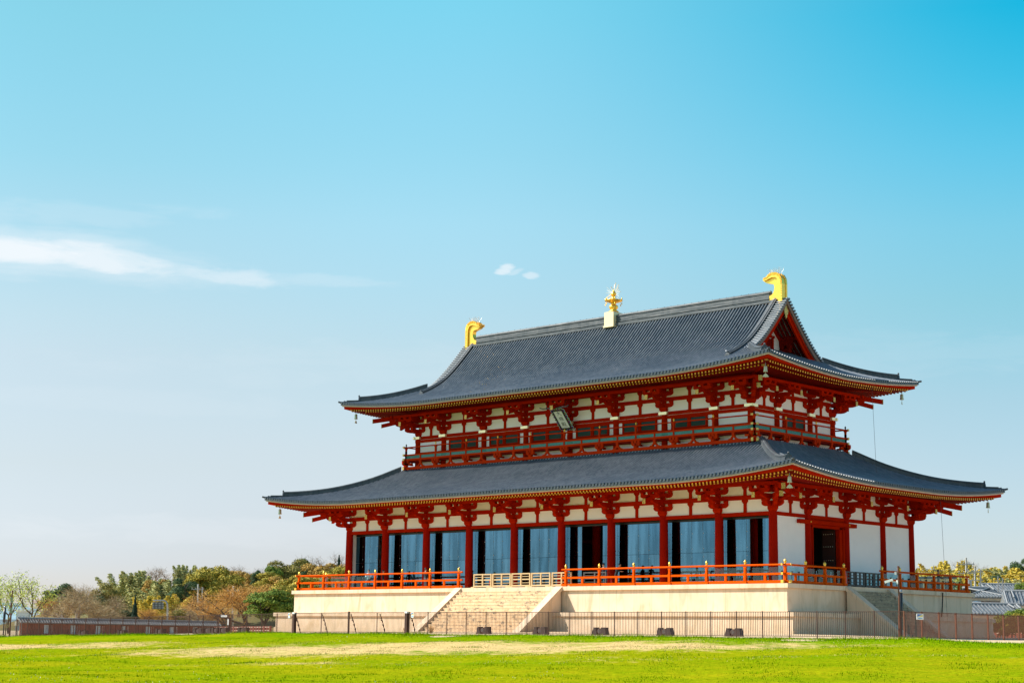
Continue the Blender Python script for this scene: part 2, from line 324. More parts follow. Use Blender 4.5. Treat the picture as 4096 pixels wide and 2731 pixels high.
WLOC = {}
def tag(o, label=None, cat=None, group=None, kind=None):
    if label: o['label'] = label
    if cat: o['category'] = cat
    if group: o['group'] = group
    if kind: o['kind'] = kind
    return o
def empty(name, loc, label, cat, group=None, rz=0):
    o = bpy.data.objects.new(name, None); C.objects.link(o); o.location = loc; o.rotation_euler.z = rz; o.empty_display_size = .3
    WLOC[o.name] = Vector(loc); return tag(o, label, cat, group)
def copy_tree(o, parent=None):
    c = o.copy(); C.objects.link(c)
    if parent: c.parent = parent
    for ch in list(o.children): copy_tree(ch, c)
    return c
def frame(cx, cy, nx, ny):       # local frame: t along the wall, n outwards
    tx, ty = -ny, nx
    return lambda t, n, z: (cx+tx*t+nx*n, cy+ty*t+ny*n, z)
# ------------------------------------------------------------------ terrain
def sm(a, b, x):
    t = min(1, max(0, (x-a)/(b-a))); return t*t*(3-2*t)
def gz(x, y):
    w = -24-y
    left = .6*min(1, max(0, (-8-x)/42))
    d = max(abs(x)-26.6, -14-y, 0)
    if w < 0: return -3.13-.32*min(1, d/10)-left*min(1, max(0, (-12-y+20)/20)) - 0.0
    return -3.45-left-.046*min(w, 36)-(.02*max(0, min(w, 44)-36))

# ================================================================== THE HALL
HALL = empty('palace_hall', (0, 0, -3.13), 'large two-storey vermilion palace hall with grey tiled curved roofs on a cream stone platform', 'palace')
XW, YW = 22.19, 9.12
COLX = [-XW]+[5.017*(i-3.5) for i in range(8)]+[XW]
COLY = [-YW, -5.0, 0.0, 5.0, YW]
# ---- platform
mb = MB(); mb.box(-25.5, 25.5, -12.35, 12.35, -1.8, -.13); mb.box(-25.68, 25.68, -12.53, 12.53, -.128, .17)
mb.box(-26.65, 26.65, -13.4, 13.4, -3.9, -2.03); mb.box(-26.8, 26.8, -13.55, 13.55, -2.028, -1.74); mb.box(-26.75, 26.75, -13.5, 13.5, -3.9, -2.95)
plat = mb.build('stone_platform', STONE, HALL)
def stairs(name, F, w0, w1, n=13, run=4.3, m=None):
    """F(t,n,z) with n measured out of the platform edge"""
    mb = MB(); top = .0; h = 3.3/n
    for i in range(n):
        mb.box(w0, w1, i*run/n-.02, (i+1)*run/n, -3.9, .12-h*(i+1), F=F)
    st = mb.build(name, m or STAIR, HALL)
    sl = 3.15/run
    for a, b in ((w0-.7, w0), (w1, w1+.7)):
        p = MB()
        prof = [(-.0, .165), (run+.1, .165-sl*(run+.1)), (run+.1, -3.9), (0, -3.9)]
        p.prism(prof, lambda n_, z, a=a: F(a+.12, n_, z-.3), lambda n_, z, b=b: F(b-.12, n_, z-.3))
        prof = [(-.05, .19), (run+.35, .19-sl*(run+.4)), (run+.35, -.12-sl*(run+.4)), (-.05, -.12)]
        p.prism(prof, lambda n_, z, a=a: F(a, n_, z), lambda n_, z, b=b: F(b, n_, z))
        p.build('stair_parapet', STONE, st)
    return st
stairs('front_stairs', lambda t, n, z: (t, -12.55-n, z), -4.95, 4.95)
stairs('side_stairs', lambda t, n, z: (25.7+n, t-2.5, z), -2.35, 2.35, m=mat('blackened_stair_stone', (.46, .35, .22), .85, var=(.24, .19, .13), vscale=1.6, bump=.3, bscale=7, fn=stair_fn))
# ---- columns
def column(x, y, z0, z1, r0, r1, name='column', parent=HALL, m=REDCOL):
    mb = MB(); mb.tube([(x, y, z0), (x, y, z0+(z1-z0)*.5), (x, y, z1-.5), (x, y, z1)], [r0, r0*.99, r1*1.02, r1], 20)
    return mb.build(name, m, parent)
for i, x in enumerate(COLX):
    for y in (-YW, YW): column(x, y, .0, 5.28, .325, .295)
for y in COLY[1:4]:
    for x in (-XW, XW): column(x, y, .0, 5.28, .325, .295)
for x in COLX[1:-1]:
    for y in (-5, 5): mb = MB(); mb.tube([(x, y, .15), (x, y, 8)], .34, 14); mb.build('inner_column', REDCOL, HALL)
# stone bases under the outer columns
for x, y in [(x, y) for x in COLX for y in (-YW, YW)]+[(x, y) for y in COLY[1:4] for x in (-XW, XW)]:
    mb = MB(); mb.tube([(x, y, .165), (x, y, .22)], [.5, .45], 20); mb.build('column_base', STONE, HALL)
# ---- interior shell
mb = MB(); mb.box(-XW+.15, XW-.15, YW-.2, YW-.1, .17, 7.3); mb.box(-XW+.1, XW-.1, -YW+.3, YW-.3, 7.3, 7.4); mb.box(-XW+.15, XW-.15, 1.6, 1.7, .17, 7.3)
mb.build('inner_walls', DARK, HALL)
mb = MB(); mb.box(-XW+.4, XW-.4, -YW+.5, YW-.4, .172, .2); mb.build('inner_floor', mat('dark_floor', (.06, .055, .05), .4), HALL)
mb = MB(); mb.box(-2.2, 2.2, -2.6, .4, .2, 1.0); mb.box(-2.3, 2.3, -2.7, .5, 1.0, 1.1); mb.box(-1.6, 1.6, -2.2, 0, 4.0, 4.3)
for sx_ in (-1.5, 1.5):
    for sy_ in (-2.1, -.1): mb.tube([(sx_, sy_, 1.1), (sx_, sy_, 4.0)], .1, 8)
mb.build('throne_dais', DRED, HALL)
# ---- wall framework, one set per wall and storey
def wall_frame(F, posts, T, k, half, corner_ext=.35, thick=.24, parent=HALL):
    b1 = (T+.87*k, T+1.19*k); b2 = (T+1.88*k, T+2.12*k)
    mb = MB(); L = half
    mb.box(-L, L, -thick/2, thick/2, T-.26, T-.002, F=F); mb.build('tie_beam', RED, parent)
    mb = MB(); mb.box(-L-.5, L+.5, -.11, .11, b1[0], b1[1], F=F); mb.box(-L-.5, L+.5, -.11, .11, b2[0], b2[1], F=F); mb.box(-L-.2, L+.2, -.10, .10, b2[1], T+2.6*k, F=F)
    mb.build('bracket_beam', RED, parent)
    mb = MB(); mb.box(-L, L, -.05, .03, T, b1[0], F=F); mb.box(-L, L, -.05, .03, b1[1], b2[0], F=F); mb.build('upper_plaster', PLASTER, parent)
    for i in range(len(posts)-1):
        c = (posts[i]+posts[i+1])/2
        for z0, z1 in ((T, b1[0]), (b1[1], b2[0])):
            mb = MB(); h = z1-z0; w = .13
            mb.box(c-w, c+w, -.09, .09, z0, z1-.26, F=F)
            mb.prism([(c-w, z1-.26), (c+w, z1-.26), (c+.2, z1-.16), (c+.24, z1-.14), (c+.24, z1), (c-.24, z1), (c-.24, z1-.14), (c-.2, z1-.16)], lambda t, z: F(t, -.12, z), lambda t, z: F(t, .13, z))
            mb.build('strut', RED, parent)
# ---- three-step brackets
def arm_poly(h, z0, z1):
    d = z1-z0
    return [(-h, z1), (-h, z0+.55*d), (-h*.95, z0+.35*d), (-h*.84, z0+.14*d), (-h*.66, z0), (h*.66, z0), (h*.84, z0+.14*d), (h*.95, z0+.35*d), (h, z0+.55*d), (h, z1)]
def block(mb, F, t, n, z0, z1, w=.17):
    zc = z0+(z1-z0)*.42
    mb.box(t-w, t+w, n-w, n+w, zc, z1, F=F)
    vs = [F(t+a*w*(.72 if z == z0 else 1), n+b*w*(.72 if z == z0 else 1), z) for z in (z0, zc) for b in (-1, 1) for a in (-1, 1)]
    mb.add(vs, [(0, 2, 3, 1), (0, 1, 5, 4), (2, 6, 7, 3), (0, 4, 6, 2), (1, 3, 7, 5)])
def bracket(F, T, k, diag=False, tail=True, reach=1.0, parent=HALL, second=None):
    g = 1.414 if diag else 1
    mb = MB(); z = lambda q: T+q*k
    P = lambda t, n, zz: F(t, n*g, zz)
    # big bearing block
    if not diag or True:
        zc = z(.17); w = .33
        mb.box(-w, w, -w, w, zc, z(.36), F=F)
        vs = [F(a*w*q, b*w*q, zz) for zz, q in ((z(0), .72), (zc, 1)) for b in (-1, 1) for a in (-1, 1)]
        mb.add(vs, [(0, 2, 3, 1), (0, 1, 5, 4), (2, 6, 7, 3), (0, 4, 6, 2), (1, 3, 7, 5)])
    if not diag:
        for (q0, q1, q2, h) in ((.362, .70, .868, .86), (1.33, 1.68, 1.878, .86)):
            mb.prism(arm_poly(h, z(q0), z(q1)), lambda t, zz: F(t, -.105, zz), lambda t, zz: F(t, .145, zz))
            for t in (-.68, 0, .68): block(mb, F, t, 0.02, z(q1), z(q2))
        block(mb, F, 0, 0, z(1.192), z(1.33), .2)
    # outward arms
    def out(n1, q0, q1):
        d = z(q1)-z(q0)
        mb.prism([(-.2, z(q1)), (-.2, z(q0)), (n1*.6, z(q0)), (n1*.82, z(q0)+.12*d), (n1*.95, z(q0)+.35*d), (n1, z(q0)+.58*d), (n1, z(q1))], lambda n, zz: P(-.12, n, zz), lambda n, zz: P(.12, n, zz))
    out(.88, .362, .70)
    block(mb, P, 0, .72, z(.70), z(.868))
    out(1.45, .87, 1.19)
    block(mb, P, 0, 1.3, z(1.19), z(1.34), .15)
    # slanting tail beam
    te = 2.3*reach
    q0, q1 = .80, 1.66
    a = P(0, te, z(q0+.16)); b = P(0, -.1, z(q1+.22))
    mb.prism([(te, z(q0)), (te, z(q0+.34)), (-.1, z(q1+.42)), (-.1, z(q1+.06))], lambda n, zz: P(-.12, n, zz), lambda n, zz: P(.12, n, zz))
    # arm under the eave purlin
    if not diag:
        mb.prism(arm_poly(.82, z(1.22), z(1.5)), lambda t, zz: F(t, 1.5, zz), lambda t, zz: F(t, 1.72, zz))
        for t in (-.66, 0, .66): block(mb, F, t, 1.61, z(1.5), z(1.68), .15)
    else:
        block(mb, P, 0, 1.65, z(1.25), z(1.6), .2)
        # second, upper tail beam on the diagonal
        mb.prism([(te+.55, z(q0+.42)), (te+.55, z(q0+.80)), (-.1, z(2.3)), (-.1, z(1.9))], lambda n, zz: P(-.12, n, zz), lambda n, zz: P(.12, n, zz))
    br = mb.build('bracket_set', RED, parent)
    e = MB(); e.box(-.135, .135, te*1.0, te+.035, z(q0)-.015, z(q0+.34)+.015, F=P); 
    e.build('beam_end_cap', BRASS, br)
    if diag: e = MB(); e.box(-.135, .135, te+.55, te+.585, z(q0+.42)-.015, z(q0+.80)+.015, F=P); e.build('beam_end_cap', BRASS, br)
    return br
def storey(XH, YH, xs, ys, T, k):
    fr = [lambda t, n, z: (t, -YH-n, z), lambda t, n, z: (-t, YH+n, z), lambda t, n, z: (XH+n, t, z), lambda t, n, z: (-XH-n, -t, z)]
    for F, ps, half in ((fr[0], xs, XH), (fr[1], xs, XH), (fr[2], ys, YH), (fr[3], ys, YH)):
        wall_frame(F, ps, T, k, half)
        for p in ps[1:-1]:
            bracket(lambda t, n, z, F=F, p=p: F(t+p, n, z), T, k)
        # eave purlin
        mb = MB(); mb.box(-half-1.9, half+1.9, 1.5, 1.72, T+1.68*k, T+1.9*k, F=F); mb.build('eave_purlin', RED, HALL)
        # half brackets in the plane at the corners
        for p, sg in ((ps[0], 1), (ps[-1], -1)):
            mb = MB(); G = lambda t, n, z, F=F, p=p: F(t+p, n, z)
            for (q0, q1, q2, h) in ((.362, .70, .868, .86), (1.33, 1.68, 1.878, .86)):
                mb.prism(arm_poly(h, T+q0*k, T+q1*k), lambda t, zz: G(t, -.105, zz), lambda t, zz: G(t, .14, zz))
                for t in (-.68, .68): block(mb, G, t, 0.02, T+q1*k, T+q2*k)
            d = .7*k
            for n1, q0, q1 in ((.88, .362, .70), (1.45, .87, 1.19)):
                mb.prism([(-.2, T+q1*k), (-.2, T+q0*k), (n1*.6, T+q0*k), (n1*.95, T+(q0+.12)*k), (n1, T+(q0+.2)*k), (n1, T+q1*k)], lambda n, zz: G(-.115, n, zz), lambda n, zz: G(.115, n, zz))
                block(mb, G, 0, n1-.16, T+q1*k, T+(q1+.16)*k)
            mb.prism(arm_poly(.82, T+1.22*k, T+1.5*k), lambda t, zz: G(t, 1.5, zz), lambda t, zz: G(t, 1.72, zz))
            for t in (-.66, 0, .66): block(mb, G, t, 1.61, T+1.5*k, T+1.68*k, .15)
            te = 2.3
            mb.prism([(te, T+.8*k), (te, T+1.14*k), (-.1, T+2.08*k), (-.1, T+1.72*k)], lambda n, zz: G(-.11, n, zz), lambda n, zz: G(.11, n, zz))
            br = mb.build('bracket_set', RED, HALL)
            e = MB(); e.box(-.13, .13, te, te+.035, T+.785*k, T+1.155*k, F=G); e.build('beam_end_cap', BRASS, br)
    for sx_ in (-1, 1):
        for sy_ in (-1, 1):
            q = math.sqrt(.5)
            bracket(frame(sx_*XH, sy_*YH, sx_*q, sy_*q), T, k, diag=True)
storey(XW, YW, COLX, COLY, 5.28, 1.0)
# ---- lower walls: plaster on the sides and back, glass on the front
def panel(F, a, b, z0, z1, name='wall_panel', m=PLASTER, n0=-.08, n1=.06):
    mb = MB(); mb.box(a, b, n0, n1, z0, z1, F=F); return mb.build(name, m, HALL)
FE = lambda t, n, z: (XW+n, t, z); FWt = lambda t, n, z: (-XW-n, -t, z); FB = lambda t, n, z: (-t, YW+n, z); FF = lambda t, n, z: (t, -YW-n, z)
for i in range(4):
    if i != 1: panel(FE, COLY[i], COLY[i+1], .17, 5.02)
    panel(FWt, COLY[i], COLY[i+1], .17, 5.02)
for i in range(9): panel(FB, COLX[i], COLX[i+1], .17, 5.02)
# side doorway
mb = MB()
mb.box(-4.85, -4.42, -.18, .16, .17, 4.55, F=FE); mb.box(-.98, -.3, -.18, .16, .17, 4.55, F=FE); mb.box(-4.85, -.3, -.18, .16, 4.42, 4.62, F=FE)
mb.box(-.62, -.5, -.1, .24, .17, 4.5, F=FE); mb.box(-4.6, -4.5, -.1, .24, .17, 4.5, F=FE)
dr = mb.build('door_frame', RED, HALL)
mb = MB(); mb.box(-6.3, 1.05, .05, .36, 4.625, 4.9, F=FE); mb.box(-5.0, 0, -.1, .05, 4.6, 5.02, F=FE)
for t in (-5, 0): mb.lathe([(.0, 0), (.07, .01), (.06, .05), (.02, .08)], n=10, m=1, F=lambda x, y, z, t=t: (XW+.36+z, t+x, 4.76+y))
mb.build('door_lintel', [RED, GOLD], dr)
mb = MB(); mb.box(XW-1.25, XW-.2, -1.14, -1.06, .2, 4.4)
for z in (1.2, 2.2, 3.2, 4.1):
    for k in range(5): mb.lathe([(.035, 0), (.03, .03), (0.01, .045)], n=8, m=1, F=lambda a, b, c, z=z, k=k: (XW-.35-k*.19+a, -1.14-c, z+b))
mb.build('door_leaf', [mat('dark_door_boards', (.04, .008, .005), .7), mat('door_stud', (.8, .75, .6), .3, .6)], dr)
# glass screens, one per front bay
GY = 8.40
for i in range(9):
    a, b = COLX[i], COLX[i+1]; wdt = b-a; mb = MB(); fr_ = MB(); n = 5; gaps = []
    joints = [a+wdt*k/n for k in range(n+1)]
    if i == 5: gaps = [(a+1.45, a+3.55)]
    if i == 8: gaps = [(a+2.15, a+3.25)]
    if i == 0: gaps = [(a+2.9, a+3.5)]
    x = a; segs = []
    for g0, g1 in gaps: segs.append((x, g0)); x = g1
    segs.append((x, b))
    for si_, (g0, g1) in enumerate(segs):
        mb = MB(); fr_ = MB()
        js = [g0]+[j for j in joints if g0+.1 < j < g1-.1]+[g1]
        for k in range(len(js)-1):
            for z0, z1 in ((.2, 2.59), (2.61, 4.86)):
                dy = .006*((k*7+i*3+int(z0*3)) % 3)
                mb.box(js[k]+.012, js[k+1]-.012, -GY, -GY+.02, z0, z1)
            fr_.box(js[k+1]-.012, js[k+1]+.012, -GY+.001, -GY+.06, .2, 4.9)
        if si_ == 0: fr_.box(a, b, -GY-.03, -GY+.1, 4.88, 5.03)
        for j in joints:
          for z in (1.3, 2.3, 2.9, 4.0):
            if g0-.01 <= j <= g1+.01:
                fr_.lathe([(.03, 0), (.02, .02)], n=6, m=1, F=lambda x_, y_, z_, j=j, z=z: (j+.06+x_, -GY-z_, z+y_))
        gs = mb.build('glass_screen', GLASS, HALL); fr_.build('screen_frame', [BLACK, WHITE], gs)

# ================================================================== ROOFS
ALLRAFT = []       # (distance, list of geometry, roof)
SP = 100.0
def lift_f(s, amp, sl): return amp*max(0, 1-s/sl)**2
class Roof:
    def __init__(s, name, A, B, zt, amp, sl, prof, XH, YH, label=None):
        s.A, s.B, s.zt, s.amp, s.sl, s.prof, s.XH, s.YH = A, B, zt, amp, sl, prof, XH, YH
        s.o = None; s.name = name
        s.sides = [(lambda a, u, z: (a, -(B-u), z), A, B), (lambda a, u, z: (-a, B-u, z), A, B), (lambda a, u, z: (A-u, a, z), B, A), (lambda a, u, z: (-(A-u), -a, z), B, A)]
    def lift(s, edge, u): return lift_f(edge, s.amp, s.sl)*max(0, 1-u/9.5)
    def z(s, edge, u, side=False): return s.prof(u, side)+s.lift(edge, u)
def interp(tab):
    def f(u):
        if u <= tab[0][0]: return tab[0][1]
        for i in range(len(tab)-1):
            if u <= tab[i+1][0]:
                x0, y0 = tab[i]; x1, y1 = tab[i+1]
                def sl(j):
                    j0 = max(0, j-1); j1 = min(len(tab)-1, j+1); return (tab[j1][1]-tab[j0][1])/(tab[j1][0]-tab[j0][0])
                t = (u-x0)/(x1-x0); h = x1-x0; m0, m1 = sl(i)*h, sl(i+1)*h
                return (2*t**3-3*t*t+1)*y0+(t**3-2*t*t+t)*m0+(-2*t**3+3*t*t)*y1+(t**3-t*t)*m1
        return tab[-1][1]
    return f
LP = interp([(0, 7.34), (2, 7.86), (4.3, 8.55), (6.5, 9.50), (8.4, 10.62), (9.2, 11.05)])
UPt = [(0, 22.35), (1, 21.22), (2, 20.13), (3, 19.14), (4, 18.32), (5, 17.70), (6, 17.2), (7, 16.77), (8, 16.4), (9, 16.08), (10.1, 15.78)]
UP = interp([(10.1-a, b) for a, b in reversed(UPt)])
lower = Roof('lower_roof', 27.5, 14.37, 7.13, .76, 11.5, lambda u, side: LP(u), XW, YW)
UXW, UYW = 17.75, 5.33
def uprof(u, side):
    if side and u > 5.2: return UP(5.2)+(u-5.2)*.40
    return UP(u)
upper = Roof('upper_roof', 22.7, 10.12, 15.57, .70, 11.5, uprof, UXW, UYW)
VX = 17.45            # gable verge
def build_roof(r, up):
    A, B = r.A, r.B
    sheet = MB(); barrel = MB(); disc = MB(); board = MB(); soff = MB()
    umax_f = 10.12 if up else 8.4
    for si, (M, H, Hd) in enumerate(r.sides):
        side = si > 1
        um = umax_f if not side else (7.45 if up else 8.9)
        def halfw(u):
            w = H-u
            if up and not side: w = max(w, VX)
            return w
        us = [um*i/15 for i in range(16)]; rows = []
        for u in us:
            w = halfw(u); rows.append([M(w*(-1+2*j/64), u, r.z(max(0, H-abs(w*(-1+2*j/64))), u, side)-.03) for j in range(65)])
        sheet.grid(rows)
        # round tile rows
        n = int(H*2/.31); sp = 2*H/n
        for k in range(n):
            a = -H+(k+.5)*sp; e = H-abs(a)
            ue = min(um, e) if not (up and not side and abs(a) < VX-.95) else um
            if up and not side and VX-.95 <= abs(a) < VX: ue = min(um, max(5.3, e)) if e > 5 else e
            if ue < .25: ue = .25
            ns = max(2, int(ue/.7)+1); vs = []
            for q in range(ns+1):
                u = ue*q/ns-.03 if q == 0 else ue*q/ns
                zz = r.z(e, max(0, u), side)
                for j in range(6):
                    t = math.pi*j/5
                    vs.append(M(a+.060*math.cos(t), u, zz-.04+.145*math.sin(t)**.8))
            barrel.add(vs, [(q*6+j, q*6+j+1, (q+1)*6+j+1, (q+1)*6+j) for q in range(ns) for j in range(5)], 0, True)
            zz = r.z(e, 0, side)
            disc.tube([M(a, -.07, zz-.0), M(a, .02, zz-.0)], .092, 10)
        # eave edge: flat tile lip, pale board, red board following the curve
        m = 96
        def strip(mbx, u0, u1, z0, z1, mi=0):
            rows = []
            for j in range(m+1):
                a = -(H-u0)+2*(H-u0)*j/m; a1 = -(H-u1)+2*(H-u1)*j/m; e = H-abs(a)
                zb = r.zt+r.lift(e, 0)
                rows.append([M(a, u0, zb+z0), M(a, u0, zb+z1), M(a1, u1, zb+z1), M(a1, u1, zb+z0), M(a, u0, zb+z0)])
            mbx.grid(list(zip(*rows)), mi, False)
        strip(disc, -.02, .1, .03, .175)
        strip(board, .06, .3, -.06, .028, 1)
        rows = []
        for j in range(m+1):        # red board: its foot follows the gentler curve of the rafters
            f_ = -1+2*j/m; e = H-abs((H-.2)*f_); L = r.lift(e, 0); zt_, zb_ = r.zt-.062+L, r.zt-.10+L*.72
            rows.append([M((H-.2)*f_, .2, zt_), M((H-.2)*f_, .2, zb_), M((H-.5)*f_, .5, zb_), M((H-.5)*f_, .5, zt_)])
        board.grid(list(zip(*rows)), 0, False)
        rows = []
        for j in range(m+1):
            f_ = -1+2*j/m; e = H-abs((H-1.2)*f_); L = r.lift(e, 0); zt_, zb_ = r.zt-.05+L*.66, r.zt-.085+L*.62
            rows.append([M((H-1.2)*f_, 1.25, zt_), M((H-1.2)*f_, 1.25, zb_), M((H-1.4)*f_, 1.45, zb_), M((H-1.4)*f_, 1.45, zt_)])
        board.grid(list(zip(*rows)), 0, False)
        # boards over the rafters
        rows = []
        wi = Hd-(r.YH if not side else r.XH)
        for u in (.4, 1.0, 1.6, 2.6, 3.6, wi+.25):
            w = H-u
            rows.append([M(w*(-1+2*j/64), u, r.zt-.07+.12*max(0, u-.5)+r.lift(max(0, H-abs(w*(-1+2*j/64))), 0)*.74*max(.0, 1-max(0, u-1)/6.5)) for j in range(65)])
        soff.grid(rows)
        # rafters
        nr = int((H-.9)*2/.31); spr = 2*(H-.9)/nr
        for k in range(nr+1):
            a = -(H-.9)+k*spr; e = H-abs(a); L = r.lift(e, 0)
            dist = (Vector(M(a, 0, r.zt))-Vector(CAM)).length
            u0 = .5; u1 = min(1.75, e-.05)
            if u1 > u0+.1: ALLRAFT.append((dist, 'sq', M(a, u0, r.zt-.165+L*.70), M(a, u1, r.zt-.165+(u1-u0)*.12+L*.70-L*.05*(u1-u0)), r, side))
            u0 = 1.35; u1 = min(wi+.1, e-.1)
            if u1 > u0+.1:
                l1 = L*.62*max(.0, 1-(u1-1)/6.5); l0 = L*.62
                ALLRAFT.append((dist+.2, 'rd', M(a, u0, r.zt-.155+l0), M(a, u1, r.zt-.155+(u1-u0)*.12+l1), r, side))
    root = sheet.build(r.name, PAN, HALL)
    r.o = root
    barrel.build('tile_rows', TILE, root); disc.build('eave_tile_ends', mat('dark_eave_end_tile', (.02, .035, .05), .35, var=(.07, .085, .10), vscale=6), root)
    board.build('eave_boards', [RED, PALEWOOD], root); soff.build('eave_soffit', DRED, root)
build_roof(lower, False); build_roof(upper, True)
# rafters: the hundred nearest are single parts, the rest one part per roof
ALLRAFT.sort(key=lambda q: q[0])
def rafter_geo(mb, q):
    _, kind, p, e, r, side = q
    p = Vector(p); e = Vector(e); d = (p-e).normalized()
    if kind == 'sq':
        mb.beam(e, p, .12, .14); mb.beam(p, p+d*.012, .114, .134, 1)
    else:
        mb.tube([e, p], .074, 8, 0, capm=0); mb.tube([p, p+d*.012], .071, 10, 1)
rest = {}
for i, q in enumerate(ALLRAFT):
    if i < 100:
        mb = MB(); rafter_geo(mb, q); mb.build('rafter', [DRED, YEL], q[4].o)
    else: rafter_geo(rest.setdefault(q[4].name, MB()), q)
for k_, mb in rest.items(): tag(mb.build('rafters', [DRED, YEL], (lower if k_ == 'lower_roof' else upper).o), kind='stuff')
# hip beams under the corners with gold end plates
def hipbeams(r):
    for sx_ in (-1, 1):
        for sy_ in (-1, 1):
            zb = r.zt+r.amp; mb = MB()
            def P(d, z): return (sx_*(r.A-d), sy_*(r.B-d), z)
            wi = r.A-r.XH
            mb.beam(P(wi, zb-.35), P(1.55, zb-.44), .26, .34); mb.beam(P(1.7, zb-.18), P(.62, zb-.27), .28, .30)
            mb.beam(P(1.56, zb-.44), P(1.53, zb-.44), .275, .355, 1); mb.beam(P(.63, zb-.27), P(.60, zb-.27), .295, .315, 1)
            mb.beam(P(.9, zb-.105), P(.5, zb-.135), .40, .03, 2)
            mb.build('corner_beam', [RED, BRASS, PAN], r.o)
hipbeams(lower); hipbeams(upper)
# ridges
RSEC = [(-.17, -.1), (-.17, .30), (-.22, .32), (-.22, .36), (-.10, .38), (-.07, .45), (.07, .45), (.10, .38), (.22, .36), (.22, .32), (.17, .30), (.17, -.1)]
def onigawara(mb, p, d, s=1.0):
    d = Vector(d).normalized(); t = Vector((d.y, -d.x, 0)); p = Vector(p)
    pts = [(-.34, -.12), (.34, -.12), (.32, .25), (.22, .48), (.08, .6), (-.08, .6), (-.22, .48), (-.32, .25)]
    mb.prism([(a*s, b*s) for a, b in pts], lambda a, b: p+t*a+Vector((0, 0, b)), lambda a, b: p+d*.12*s+t*a+Vector((0, 0, b)))
    mb.lathe([(.0, -.1), (.085, -.06), (.095, 0), (.07, .07), (0.01, .1)], n=10, F=lambda x, y, z: p+d*.06+Vector((x*s, y*s, .68*s+z*s)))
    for q in (-.17, 0, .17): mb.tube([p+d*.1*s+t*q*s+Vector((0, 0, .12*s)), p+d*.26*s+t*q*s+Vector((0, 0, .12*s))], .07*s, 8)
def hipridge(r, d0, sx_, sy_, side=True):
    mb = MB(); path = []; n = 16
    for i in range(n+1):
        d = d0+(1.15-d0)*i/n
        path.append((sx_*(r.A-d), sy_*(r.B-d), r.prof(d, True)+r.lift(d, d)+.06*max(0, 1-(d-1)/2.5)**2))
    mb.sweep(path, RSEC)
    p = path[-1]; onigawara(mb, (p[0], p[1], p[2]-.05), (sx_, sy_, 0), .82)
    path2 = []
    for i in range(5):
        d = 1.1-.75*i/4
        path2.append((sx_*(r.A-d), sy_*(r.B-d), r.prof(d, True)+r.lift(d, d)-.02+.03*i/4))
    mb.sweep(path2, [(a*.8, b*.5) for a, b in RSEC])
    for dd, zz, rr_ in ((.32, .14, .09), (-.02, .10, .085)):
        q = Vector((sx_*(r.A-dd), sy_*(r.B-dd), r.prof(0, True)+r.amp+zz-.04)); mb.tube([q-Vector((sx_, sy_, -.05))*.3, q, q+Vector((sx_, sy_, .35)).normalized()*.22], [rr_, rr_, rr_*.9], 8)
    mb.build('hip_ridge', RIDGE, r.o)
for a in (-1, 1):
    for b in (-1, 1): hipridge(lower, 8.35, a, b); hipridge(upper, 5.35, a, b)
